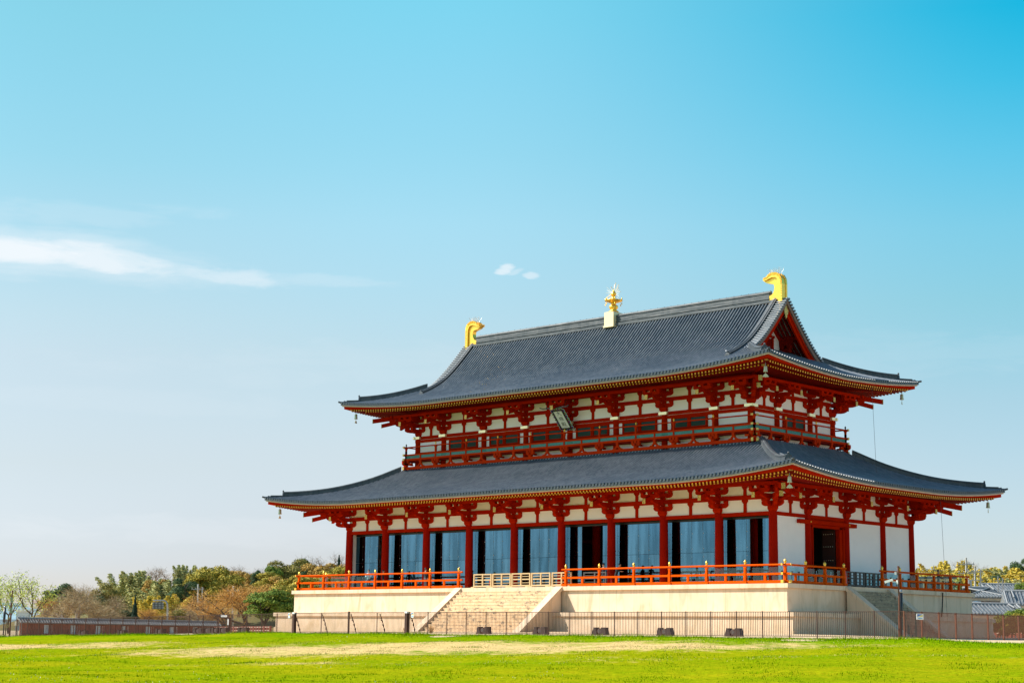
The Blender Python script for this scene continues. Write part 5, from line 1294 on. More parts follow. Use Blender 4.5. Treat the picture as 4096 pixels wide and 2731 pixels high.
p = at(83, 2541, 158); z = g3(p.x, p.y); mb = MB(); mb.tube([(p.x, p.y, z), (p.x, p.y, at(83, 2476, 158).z)], .04, 8); mb.tube([(p.x, p.y, z+.02), (p.x, p.y, z+.06)], .12, 8); tag(mb.build('steel_post', GREY, origin=None), 'plain grey steel post at the left end of the roofed timber wall', 'post')

# ---- the long roofed timber wall
A0 = at(78, 2530, 172); A1 = at(862, 2530, 190); A0.z = A1.z = -4.25; dv_ = (A1-A0); LW = dv_.length; dv_.normalize(); nv = Vector((dv_.y, -dv_.x, 0))
if nv.dot(Vector(CAM)-A0) < 0: nv = -nv
WF = lambda t, n, z: tuple(A0+dv_*t+nv*n+Vector((0, 0, z)))
ztop = at(78, 2472, 172).z+4.25
o = empty('roofed_timber_wall', WF(LW/2, 0, 0), 'long low brown timber screen wall with a narrow grey tiled roof', 'wall')
WALLB = mat('brown_stained_boards', (.42, .14, .085), .7, var=(.32, .10, .06), vscale=3)
hw = ztop-.38
mb = MB()
n = int(LW/.18)
for k in range(n): t = LW*k/n; mb.box(t, t+.14, -.03, .03+.02*(k % 2), .0, hw, F=WF)
mb.box(0, LW, -.06, -.031, 0, hw, F=WF); mb.build('board_wall', WALLB, o)
mb = MB(); mb.prism([(-.62, hw-.02), (0, ztop), (.62, hw-.02), (.55, hw-.08), (0, ztop-.08), (-.55, hw-.08)], lambda a, z: WF(-.3, a, z), lambda a, z: WF(LW+.3, a, z))
n = int(LW/.30)
for k in range(n+1):
    t = -.25+(LW+.5)*k/n; mb.tube([WF(t, .64, hw+.01), WF(t, .02, ztop+.03)], .06, 6)
mb.tube([WF(-.35, 0, ztop+.06), WF(LW+.35, 0, ztop+.06)], .09, 8); mb.build('tile_roof', mat('light_grey_tile', (.28, .28, .28), .5, var=(.16, .18, .2), vscale=3), o)
SHEET = mat('pale_corrugated_sheet', (.8, .86, .88), .4)
pxs = [(174, 192), (281, 300), (381, 400), (485, 500), (582, 598), (678, 693), (770, 788), (814, 842)]
def t_on(px):
    lo_, hi_ = 0, LW
    for _ in range(40):
        m_ = (lo_+hi_)/2; q = Vector(WF(m_, 0, 1)); v = q-Vector(CAM); X = v.dot(r2)/v.dot(fw)*FPX+2048
        if X < px: lo_ = m_
        else: hi_ = m_
    return lo_
for a, b in pxs:
    ta, tb = t_on(a), t_on(b); mb = MB(); m_ = 5
    for k in range(m_): mb.tube([WF(ta+(tb-ta)*(k+.5)/m_, .06, .5), WF(ta+(tb-ta)*(k+.5)/m_, .06, hw-.2)], (tb-ta)/m_*.48, 6)
    mb.build('corrugated_panel', SHEET, o)
    tc_, td_ = t_on(b+4), t_on(b+17); mb = MB(); mb.box(tc_, td_, .05, .07, .5, hw-.2, F=WF, m=1)
    for k in range(4): t = tc_+(td_-tc_)*k/3; mb.box(t-.03, t+.03, .07, .11, .45, hw-.15, F=WF)
    for k in range(7): z = .5+(hw-.7)*k/6; mb.box(tc_, td_, .112, .14, z-.025, z+.025, F=WF)
    mb.build('lattice_panel', [WALLB, mat('white_paper', (.9, .88, .86), .8)], o)
    mb = MB(); mb.box(ta-.28, ta-.12, .04, .16, 0, hw*.62, F=WF); mb.build('wall_post', mat('orange_brown_wood', (.36, .12, .07), .7), o)
# ---- low rail fences beyond
def low_rail(p0, p1, label, h=.85):
    p0, p1 = Vector(p0), Vector(p1); mid = (p0+p1)/2; o = empty('low_rail_fence', mid, label, 'fence', 'low red timber rail fences'); d = p1-p0; n = int(d.length/.9)
    DR = mat('dull_red_timber', (.22, .05, .03), .7)
    for z in (.45, .75):
        mb = MB(); mb.beam(p0+Vector((0, 0, z)), p1+Vector((0, 0, z)), .08, .10); mb.build('rail', mat('bleached_rail', (.45, .33, .26), .7), o)
    for k in range(n+1):
        q = p0+d*k/n; mb = MB(); w = .16 if k % 4 else .26; mb.beam(q, q+Vector((0, 0, h)), w, w, up=(0, 1, 0)); mb.build('rail_post', DR, o)
def onground(px, Z, z=None):
    p = at(px, 2540, Z); p.z = g3(p.x, p.y) if z is None else z; return p
low_rail(onground(862, 176), onground(1080, 158), 'low red timber rail fence between the roofed wall and the platform')
low_rail(onground(3985, 150), onground(4180, 138), 'low red timber rail fence beyond the side fence at the right edge')
notice(tuple(onground(893, 160)+Vector((0, 0, 1.9))), .7, .22, YAW-.5, 'white notice board with dark lettering left of the platform', False)
notice(tuple(onground(910, 150)+Vector((0, 0, 1.0))), .14, .5, YAW-.5, 'narrow white notice on a brown post left of the platform', False)
for px_0, zz, lab in ((893, 1.9, 'brown post pair carrying the white notice board'), (915, 1.4, 'stout brown timber post left of the platform')):
    p = onground(px_0, 160.3 if zz > 1.5 else 150.3); mb = MB()
    if zz > 1.5:
        for s_ in (-.5, .5): mb.beam(p+Vector((s_*.7, s_*.6, 0)), p+Vector((s_*.7, s_*.6, 2.05)), .07, .07, up=(0, 1, 0))
        mb.beam(p+Vector((-.35, -.3, 2.0)), p+Vector((.35, .3, 2.0)), .05, .05)
    else: mb.beam(p, p+Vector((0, 0, zz)), .22, .22, up=(0, 1, 0))
    tag(mb.build('timber_post', FENCE), lab, 'post')
# ---- road sign seen from behind, utility poles and wires
Zs = 215; o = empty('road_sign', onground(670, Zs, -4.2), 'grey back of a large road sign hanging from a curved pole arm', 'road sign')
b0, b1, b2, b3 = at(610, 2407, Zs), at(654, 2407, Zs), at(654, 2433, Zs), at(610, 2433, Zs)
bx = (b1-b0).normalized(); by = (b0-b3).normalized(); bn = bx.cross(by); WB, HB = (b1-b0).length, (b0-b3).length
SF = lambda a, n, b: tuple(b3+bx*a+by*b+bn*n)
mb = MB(); mb.box(0, WB, -.03, .03, 0, HB, F=SF); mb.build('sign_plate', mat('grey_sign_back', (.22, .27, .30), .5), o)
mb = MB()
for a in (.2, .5, .8): mb.box(WB*a-.05, WB*a+.05, .03, .12, -.05, HB+.05, F=SF)
for b in (.0, .33, .66, 1): mb.box(0, WB, .03, .07, HB*b-.03, HB*b+.03, F=SF)
mb.build('sign_ribs', mat('dark_steel', (.06, .08, .09), .5), o)
pt = [onground(670, Zs, -4.2), at(670, 2430, Zs), at(668.5, 2414, Zs), at(664, 2404, Zs), at(655, 2400, Zs), at(612, 2400, Zs)]
mb = MB(); mb.tube(pt, [.14, .12, .11, .1, .09, .07], 8)
for q in (622, 642): mb.tube([at(q, 2400, Zs), at(q, 2408, Zs)], .04, 5)
mb.build('sign_pole', GREY, o)
CONC = mat('pale_concrete_pole', (.42, .42, .40), .8)
tops = {}
def upole(px_t, py_t, px_b, Z, label, arms=2, double=False):
    t = at(px_t, py_t, Z); b = onground(px_b, Z, -4.5); o = empty('utility_pole', b, label, 'utility pole', 'utility poles'); mb = MB(); mb.tube([b, t], [.17, .11], 8)
    if double: mb.tube([b+Vector((.5, .4, 0)), t+Vector((.5, .4, -.4))], [.12, .08], 8)
    mb.build('pole_shaft', CONC, o)
    for k in range(arms):
        z = t.z-.7-1.0*k; c = Vector((t.x, t.y, z)); d = Vector((rr.x, rr.y, 0)); mb = MB(); mb.beam(c-d*.9, c+d*.9, .08, .08)
        for s_ in (-.8, -.3, .3, .8): mb.lathe([(.05, 0), (.03, .08), (.05, .12), (.03, .2)], c=tuple(c+d*s_+Vector((0, 0, .04))), n=6)
        mb.build('cross_arm', GREY, o)
    mb = MB(); mb.tube([t+Vector((.25, .2, -3.2)), t+Vector((.25, .2, -2.4))], .22, 10); mb.build('transformer', GREY, o); tops[label] = t
    return t
ta = upole(792, 2336, 792, 250, 'pale utility pole in front of the yellow green camphor tree', 1, True)
tb = upole(933.5, 2343, 929, 262, 'pale utility pole above the brown trees near the green bush')
tcx = upole(3864, 2229, 3872, 190, 'tall utility pole with crossarms behind the far railing end', 2)
td = upole(3899, 2262, 3903, 205, 'second utility pole with twin shafts above the blue roofed house', 2, True)
for px_t, py_t, lab in ((3735, 2260, 'thin pole with antenna above the far side railing'), (3992, 2303, 'thin grey pole above the light tiled roof, left one'), (4011, 2311, 'thin grey pole above the light tiled roof, right one')):
    t = at(px_t, py_t, 200); mb = MB(); mb.tube([onground(px_t, 200, -4), t], .06, 6); d = Vector((rr.x, rr.y, 0)); mb.beam(t-d*.4-Vector((0, 0, .5)), t+d*.4-Vector((0, 0, .5)), .05, .05); tag(mb.build('thin_pole', GREY), lab, 'pole')
def wire(a, b, sag, label, r=.011):
    a, b = Vector(a), Vector(b); mb = MB(); mb.tube([a.lerp(b, i/16)-Vector((0, 0, 4*sag*(i/16)*(1-i/16))) for i in range(17)], r, 4); tag(mb.build('overhead_wire', mat('grey_wire', (.15, .18, .2), .6)), label, 'wire', 'overhead wires')
for k, dz in enumerate((-.6, -1.7, -2.0)):
    lv = ('uppermost', 'middle', 'lowest')[k]
    wire(ta+Vector((0, 0, dz)), tb+Vector((0, 0, dz)), 1.0, lv+' wire between the two poles before the left hillside trees')
    wire(tb+Vector((0, 0, dz)), at(1500, 2355+12*k, 270), 2.0, lv+' wire running from the second left pole behind the hall')
for k in range(6): wire(at(-80, 2390+9*k, 230), at(250, 2402+9*k, 236), .6, ['topmost', 'second', 'third', 'fourth', 'fifth', 'lowest'][k]+' of the parallel wires crossing the sky gap at the far left')
for k, lv in enumerate(('upper', 'middle', 'lower')):
    wire(tcx+Vector((0, 0, -.7-k*.5)), at(4300, 2262+14*k, 210), 1.2, lv+' wire running right from the tall pole beyond the side railing')
    wire(tcx+Vector((0, 0, -.7-k*.5)), at(3450, 2240+14*k, 210), 1.2, lv+' wire running left from the tall pole behind the hall')

# ---- houses at the right
HT = mat('bluish_house_tile', (.08, .10, .12), .45, var=(.19, .20, .21), vscale=2.5)
HW = mat('pale_house_wall', (.55, .57, .56), .8, var=(.48, .5, .5), vscale=2)
def house(name, px0, px1, pye, pyr, Z, label, hip=False, depth=7, dark=False, wall=HW, zb=-4.2, ang=0.0, win=True):
    """gable/hip house seen from its long side; eave and ridge heights from the sight lines"""
    e = at((px0+px1)/2, pye, Z); ridge_z = at((px0+px1)/2, pyr, Z+depth*.4).z; W_ = (at(px1, pye, Z)-at(px0, pye, Z)).length
    c = Vector((e.x, e.y, 0)); q = YAW+ang; dx = Vector((math.cos(q), math.sin(q), 0)); dy = Vector((-math.sin(q), math.cos(q), 0)); c = c+dy*depth/2
    F = lambda a, b, z: tuple(c+dx*a+dy*b+Vector((0, 0, z)))
    o = empty(name, (c.x, c.y, zb), label, 'house', 'tiled houses beyond the hall'); w, d, ez = W_/2, depth/2, e.z
    mb = MB(); mb.box(-w+.5, w-.5, -d+.5, d-.5, zb, ez-.02, F=F)
    if not hip: mb.prism([(-d+.5, ez-.02), (d-.5, ez-.02), (0, ridge_z-.35)], lambda b, z: F(-w+.5, b, z), lambda b, z: F(w-.5, b, z))
    mb.build('house_wall', wall, o)
    hr = d*.9 if hip else 0
    mb = MB(); n = int(W_/.33)
    V = [F(-w, -d, ez), F(w, -d, ez), F(w-hr, 0, ridge_z), F(-w+hr, 0, ridge_z), F(w, d, ez), F(-w, d, ez)]
    V2 = [(x, y, z-.14) for x, y, z in V]
    mb.add(V+V2, [(0, 1, 2, 3), (4, 5, 3, 2), (1, 4, 2), (5, 0, 3), (6, 9, 8, 7), (10, 8, 9, 11), (0, 6, 7, 1), (4, 10, 11, 5), (1, 7, 10, 4), (5, 11, 6, 0)])
    for k in range(n+1):
        a = -w+W_*k/n; f = 1
        if hip: f = min(1, (w-abs(a))/hr) if hr else 1
        if f < .05: continue
        p0 = F(a, -d-.02, ez+.04); p1 = F(a, -d+d*f, ez+(ridge_z-ez)*f+.04); mb.tube([p0, p1], .075, 6)
    ro = mb.build('tile_roof', HT, o)
    mb = MB(); mb.tube([F(-w+hr-.1, 0, ridge_z+.1), F(w-hr+.1, 0, ridge_z+.1)], .13, 8); mb.box(-w+hr, w-hr, -.14, .14, ridge_z-.1, ridge_z+.12, F=F)
    if hip:
        for a, b in ((-1, -1), (1, -1), (-1, 1), (1, 1)): mb.tube([F(a*w, b*d, ez+.08), F(a*(w-hr), 0, ridge_z+.1)], .09, 8)
    else:
        for a in (-1, 1): mb.tube([F(a*(w-.15), -d, ez+.1), F(a*(w-.15), 0, ridge_z+.1)], .09, 8); mb.tube([F(a*(w-.9), -d*.7, ez+.35+(ridge_z-ez)*.3), F(a*(w-.9), 0, ridge_z+.1)], .08, 8)
    mb.build('roof_ridge', mat('pale_ridge_tile', (.24, .25, .26), .6), ro)
    if win:
        for a in (-w*.55, -w*.1, w*.35):
            mb = MB(); mb.box(a-.55, a+.55, -d+.44, -d+.5, ez-1.7, ez-.5, F=F); wn = mb.build('window', mat('window_glass_dark', (.05, .06, .07), .1), o)
            mb = MB()
            for q0, q1, z0, z1 in ((a-.62, a-.55, ez-1.77, ez-.43), (a+.55, a+.62, ez-1.77, ez-.43), (a-.55, a+.55, ez-1.77, ez-1.7), (a-.55, a+.55, ez-.5, ez-.43), (a-.02, a+.02, ez-1.7, ez-.5)): mb.box(q0, q1, -d+.41, -d+.5, z0, z1, F=F)
            mb.build('window_frame', mat('brown_window_frame', (.2, .13, .1), .6), wn)
    return o
house('tiled_house', 3860, 4040, 2387, 2351, 192, 'two-storey white house with a dark blue hipped tile roof behind the platform end', hip=True, depth=9, ang=.0)
house('tiled_house', 3960, 4240, 2382, 2338, 208, 'house with a broad light grey tiled roof behind the blue roofed house', depth=9, win=False)
house('tiled_house', 4030, 4330, 2418, 2366, 172, 'house with a grey gabled tile roof cut off by the right edge', depth=8, win=False, ang=-.2)
house('tiled_outbuilding', 3840, 4110, 2455, 2417, 160, 'long low outbuilding with a pale tiled roof and white plaster wall', depth=6, ang=.0, win=False)
pa, pb_ = at(3665, 2345, 185), at(3805, 2345, 185); pz = at(3700, 2314, 185).z; dx = (pb_-pa); wl = dx.length; dx.normalize(); dyv = Vector((-dx.y, dx.x, 0)); PV = lambda t, n, z: tuple(Vector((pa.x, pa.y, 0))+dx*t+dyv*n+Vector((0, 0, z)))
o = empty('small_pavilion', (pa.x, pa.y, -4), 'low cream building with a flat dark roof seen through the side railing', 'building')
mb = MB(); mb.box(0, wl, 0, 4, -4, pz, F=PV); mb.build('cream_wall', mat('cream_wall', (.55, .46, .3), .8), o)
mb = MB(); mb.box(-.5, wl+.5, -.6, 4.5, pz+.002, pz+.22, F=PV); mb.build('flat_roof', mat('dark_roof_sheet', (.05, .055, .06), .6), o)
mb = MB()
for k in range(4): mb.box(wl*(k+.25)/4, wl*(k+.75)/4, -.03, -.003, pz-1.1, pz-.3, F=PV)
mb.build('window_band', mat('window_glass_dark', (.05, .06, .07), .1), o)
mb = MB(); p = at(3903, 2412, 185); mb.lathe([(.12, 0), (.14, .5), (.5, .9), (.55, 1.1), (.1, 1.15)], c=(p.x, p.y, p.z-.9), n=12); tag(mb.build('water_tank', WHITE), 'small white rooftop tank beside the blue roofed house', 'tank')
# left far building hints
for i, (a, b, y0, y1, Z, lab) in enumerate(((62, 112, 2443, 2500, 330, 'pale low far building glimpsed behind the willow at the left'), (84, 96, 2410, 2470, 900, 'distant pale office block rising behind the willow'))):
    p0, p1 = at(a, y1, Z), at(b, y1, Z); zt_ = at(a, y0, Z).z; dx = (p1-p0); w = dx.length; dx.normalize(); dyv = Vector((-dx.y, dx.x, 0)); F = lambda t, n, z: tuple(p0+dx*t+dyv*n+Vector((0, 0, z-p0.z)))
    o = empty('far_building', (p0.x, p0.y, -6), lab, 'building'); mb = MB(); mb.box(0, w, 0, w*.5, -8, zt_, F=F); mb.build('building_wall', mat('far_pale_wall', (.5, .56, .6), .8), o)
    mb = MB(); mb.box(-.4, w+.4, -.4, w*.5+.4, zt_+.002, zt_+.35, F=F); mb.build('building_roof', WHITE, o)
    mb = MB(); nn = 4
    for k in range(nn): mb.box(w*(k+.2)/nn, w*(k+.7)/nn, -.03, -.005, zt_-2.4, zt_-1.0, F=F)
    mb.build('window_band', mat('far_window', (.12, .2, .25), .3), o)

# ================================================================== TREES
def quads(P, Nn, sx_, sy_, rg_):
    """leaf-like quads centred on P facing roughly Nn"""
    n = len(P); Nn = Nn/np.linalg.norm(Nn, axis=1, keepdims=True); a = rg_.normal(size=(n, 3)); t = np.cross(Nn, a); t /= np.linalg.norm(t, axis=1, keepdims=True); b = np.cross(Nn, t)
    sx_ = (sx_*(.6+.8*rg_.random(n)))[:, None]; sy_ = (sy_*(.6+.8*rg_.random(n)))[:, None]
    V = np.stack([P-t*sx_, P-b*sy_, P+t*sx_, P+b*sy_], 1).reshape(-1, 3); return V
def mesh_quads(name, V, m):
    me = bpy.data.meshes.new(name); n = len(V)//4; me.vertices.add(len(V)); me.vertices.foreach_set('co', V.astype(np.float32).ravel())
    me.loops.add(n*4); me.loops.foreach_set('vertex_index', np.arange(n*4, dtype=np.int32)); me.polygons.add(n); me.polygons.foreach_set('loop_start', np.arange(0, n*4, 4, dtype=np.int32)); me.polygons.foreach_set('loop_total', np.full(n, 4, dtype=np.int32))
    me.materials.append(m); me.update(calc_edges=True); return me
def limb(mb, p, d, L, r, depth, rg_, tips, spread=.55, shrink=.72, up=.12, n=3):
    pts = [p.copy()]; q = p.copy(); dd = d.copy()
    for i in range(3):
        dd = (dd+Vector((rg_.normal()*.14, rg_.normal()*.14, up+rg_.normal()*.08))).normalized(); q = q+dd*L/3; pts.append(q.copy())
    mb.tube(pts, [r, r*.85, r*.72, r*.6], 5 if depth > 1 else 3, caps=False)
    if depth == 0: tips.append((q, dd)); return
    for k in range(n):
        a = rg_.random()*6.283; ax = Vector((math.cos(a), math.sin(a), rg_.normal()*.3)); nd = (dd+ax*spread*(.6+.7*rg_.random())).normalized()
        limb(mb, pts[-1] if k < 2 else pts[2], nd, L*shrink*(.8+.4*rg_.random()), r*.58, depth-1, rg_, tips, spread, shrink, up, n)
    tips.append((pts[2], dd))
BARK = mat('tree_bark', (.10, .075, .055), .9, var=(.05, .04, .03), vscale=2); BARKL = mat('pale_bark', (.27, .21, .16), .9, var=(.15, .11, .09), vscale=2)
TM = {}
def leafm(name, a, b): return mat(name, a, .7, rnd=b, spec=.15)
def make_kind(kind, seed):
    rg_ = np.random.default_rng(seed); mb = MB(); tips = []; up = Vector((0, 0, 1))
    if kind.startswith('broad') or kind == 'camphor':
        limb(mb, Vector((0, 0, -1.5)), up, 4.6, .34, 2, rg_, tips, .7, .7, .1, 4)
        nc = 34 if kind == 'camphor' else 28; P = []; Nn = []
        for c in range(nc):
            d = rg_.normal(size=3); d /= np.linalg.norm(d); d[2] = d[2]*.8+.1
            cen = np.array([0, 0, 5.4])+d*np.array([3.5, 3.5, 4.0])*(rg_.random()**.35)
            R_ = rg_.uniform(1.0, 1.9); n = int(340*R_); u = rg_.normal(size=(n, 3)); u /= np.linalg.norm(u, axis=1, keepdims=True); u[:, 2] = np.where(u[:, 2] < -.25, -u[:, 2]*.6, u[:, 2])
            P.append(cen+u*R_*(.72+.36*rg_.random((n, 1)))*np.array([1, 1, .72])); Nn.append(u+rg_.normal(size=(n, 3))*.45)
        P = np.concatenate(P); Nn = np.concatenate(Nn); V = quads(P, Nn, .15, .11, rg_)
    elif kind == 'bare':
        limb(mb, Vector((0, 0, -1)), up, 3.2, .36, 4, rg_, tips, .8, .74, .05, 3)
        T = []
        for q, d in tips:
            for _ in range(26):
                a = np.array(q)+rg_.normal(size=3)*.5; e = np.array(d)*.5+rg_.normal(size=3)*.6+np.array([0, 0, .35]); e /= np.linalg.norm(e); L = rg_.uniform(.5, 1.1); w = np.cross(e, rg_.normal(size=3)); w /= np.linalg.norm(w)
                b = a+e*L; w = w*.016; T += [a-w, a+w, b+w*.5, b-w*.5]
        V = np.array(T)
    elif kind == 'thin':
        limb(mb, Vector((0, 0, -1)), up, 5.0, .22, 3, rg_, tips, .5, .62, .25, 3); T = []
        for q, d in tips:
            for _ in range(14):
                a = np.array(q)+rg_.normal(size=3)*.35; e = np.array(d)+rg_.normal(size=3)*.5+np.array([0, 0, .3]); e /= np.linalg.norm(e); L = rg_.uniform(.5, 1.2); w = np.cross(e, rg_.normal(size=3)); w /= np.linalg.norm(w)
                b = a+e*L; w = w*.013; T += [a-w, a+w, b+w*.5, b-w*.5]
        V = np.array(T)
    elif kind == 'bamboo':
        P = []; Nn = []
        for c in range(15):
            a = rg_.random()*6.283; r_ = rg_.random()**.5*2.3; b0 = Vector((math.cos(a)*r_, math.sin(a)*r_, -1)); H = rg_.uniform(7.5, 10.6); lean = Vector((rg_.normal()*.7+math.cos(a)*.6, rg_.normal()*.7+math.sin(a)*.6, 0))
            pts = [b0+Vector((0, 0, H*f))+lean*f**2.5*1.5 for f in (0, .3, .6, .8, .92, 1)]; mb.tube(pts, [.06, .055, .045, .03, .02, .01], 5, caps=False)
            n = 900; f = rg_.uniform(.22, 1.02, n); cen = np.stack([b0.x+lean.x*1.5*f**2.5, b0.y+lean.y*1.5*f**2.5, b0.z+H*f], 1); R_ = (1.15*np.sin(np.clip((1.06-f)*1.9, 0, math.pi))**.8+.05)[:, None]
            u = rg_.normal(size=(n, 3)); u /= np.linalg.norm(u, axis=1, keepdims=True); P.append(cen+u*R_*np.array([1, 1, .5])*rg_.random((n, 1))**.4); Nn.append(u+rg_.normal(size=(n, 3))*.6)
        P = np.concatenate(P); Nn = np.concatenate(Nn); V = quads(P, Nn, .20, .075, rg_)
    elif kind == 'conifer':
        mb.tube([(0, 0, -1), (0, 0, 9.6)], [.3, .04], 6); P = []; Nn = []
        for z in np.arange(1.0, 10, .30):
            R_ = (10.2-z)*.23*(.8+.4*rg_.random()); n = int(50+150*R_); a = rg_.random(n)*6.283; rr_ = R_*rg_.random(n)**.5; P.append(np.stack([np.cos(a)*rr_, np.sin(a)*rr_, z-rr_*.25+rg_.normal(size=n)*.12], 1)); Nn.append(np.stack([np.cos(a), np.sin(a), .8+0*a], 1)+rg_.normal(size=(n, 3))*.4)
        P = np.concatenate(P); Nn = np.concatenate(Nn); V = quads(P, Nn, .17, .10, rg_)
    elif kind == 'willow':
        limb(mb, Vector((0, 0, -1)), Vector((.15, 0, 1)), 4.2, .22, 3, rg_, tips, .75, .74, .12, 3); P = []; Nn = []; T = []
        for q, d in tips:
            n = 34; u = rg_.normal(size=(n, 3)); P.append(np.array(q)+u*np.array([.55, .55, .5])); Nn.append(u+rg_.normal(size=(n, 3)))
            for _ in range(3):
                a = np.array(q); e = np.array(d)+rg_.normal(size=3)*.5; e /= np.linalg.norm(e); b = a+e*rg_.uniform(.6, 1.3); w = np.cross(e, rg_.normal(size=3)); w = w/np.linalg.norm(w)*.012; T += [a-w, a+w, b+w*.4, b-w*.4]
        P = np.concatenate(P); Nn = np.concatenate(Nn); V = np.concatenate([quads(P, Nn, .15, .06, rg_)])
        TT = np.array(T); mb.add([tuple(v) for v in TT], [(i, i+1, i+2, i+3) for i in range(0, len(TT), 4)])
    V = V.copy(); return mb, V
KD = {}      # kind -> (trunk mesh, crown mesh, height, width)
def kind(name, shape, seed, leaf, bark):
    mb, V = make_kind(shape, seed); o = mb.build('trunk', bark); me = o.data; bpy.data.objects.remove(o)
    cr = mesh_quads('crown', V, leaf); z = V[:, 2]; x = V[:, 0]
    KD[name] = (me, cr, float(np.percentile(z, 99.7)), float(np.percentile(x, 98)-np.percentile(x, 2)))
kind('dark', 'broad', 1, leafm('dark_evergreen_leaves', (.03, .07, .03), (.10, .14, .05)), BARK)
kind('olive', 'broad', 2, leafm('olive_leaves', (.12, .13, .03), (.32, .25, .06)), BARK)
kind('green', 'broad', 3, leafm('fresh_green_leaves', (.05, .12, .015), (.22, .27, .04)), BARK)
kind('orange', 'broad', 4, leafm('orange_brown_leaves', (.25, .16, .04), (.52, .32, .07)), BARKL)
kind('camphor', 'camphor', 5, leafm('yellow_green_leaves', (.14, .15, .02), (.50, .37, .05)), BARKL)
kind('bamboo', 'bamboo', 6, leafm('bamboo_leaves', (.19, .23, .08), (.60, .56, .24)), mat('bamboo_culm', (.2, .2, .08), .6))
kind('gold', 'bamboo', 7, leafm('golden_bamboo_leaves', (.38, .34, .05), (.85, .62, .11)), MATS['bamboo_culm'])
kind('bare', 'bare', 8, mat('brown_twigs', (.22, .155, .08), .9, rnd=(.42, .31, .16)), BARKL)
kind('bareorange', 'bare', 9, mat('orange_twigs', (.38, .20, .05), .9, rnd=(.66, .36, .09)), BARK)
kind('thin', 'thin', 10, mat('grey_twigs', (.20, .16, .13), .9, rnd=(.36, .28, .22)), BARKL)
kind('conifer', 'conifer', 12, leafm('dark_conifer_needles', (.01, .03, .02), (.03, .06, .03)), BARK)
kind('willow', 'willow', 13, leafm('pale_spring_leaves', (.34, .44, .06), (.62, .66, .16)), BARK)
rt = random.Random(4)
def tree(k, px0, pyt, wpx, Z, pyb, label, name=None, group=None):
    tm, cm, H0, W0 = KD[k]; wpx *= {'willow': 1.0, 'thin': 1.15, 'conifer': 1.0, 'gold': 1.75, 'bamboo': 1.5}.get(k, 1.3); b = at(px0, pyb, Z); H = (pyb-pyt)*Z/FPX; s = H/H0; sw = (wpx*Z/FPX)/W0
    nm = {'bamboo': 'bamboo_clump', 'gold': 'bamboo_clump', 'conifer': 'conifer_tree', 'bare': 'bare_tree', 'bareorange': 'bare_tree', 'thin': 'bare_tree', 'willow': 'willow_tree'}.get(k, 'leafy_tree')
    o = empty(name or nm, b, label, 'bamboo' if 'bamboo' in nm else 'tree', group, rt.uniform(-.5, .5) if k == 'willow' else rt.uniform(0, 6.28)); o.scale = (sw, sw, s)
    for n_, me in (('trunk', tm), ('crown', cm)):
        c = bpy.data.objects.new(n_, me); C.objects.link(c); c.parent = o
    return o
GL, GRr = 'trees on the left hillside', 'trees and bamboo beyond the right-hand houses'
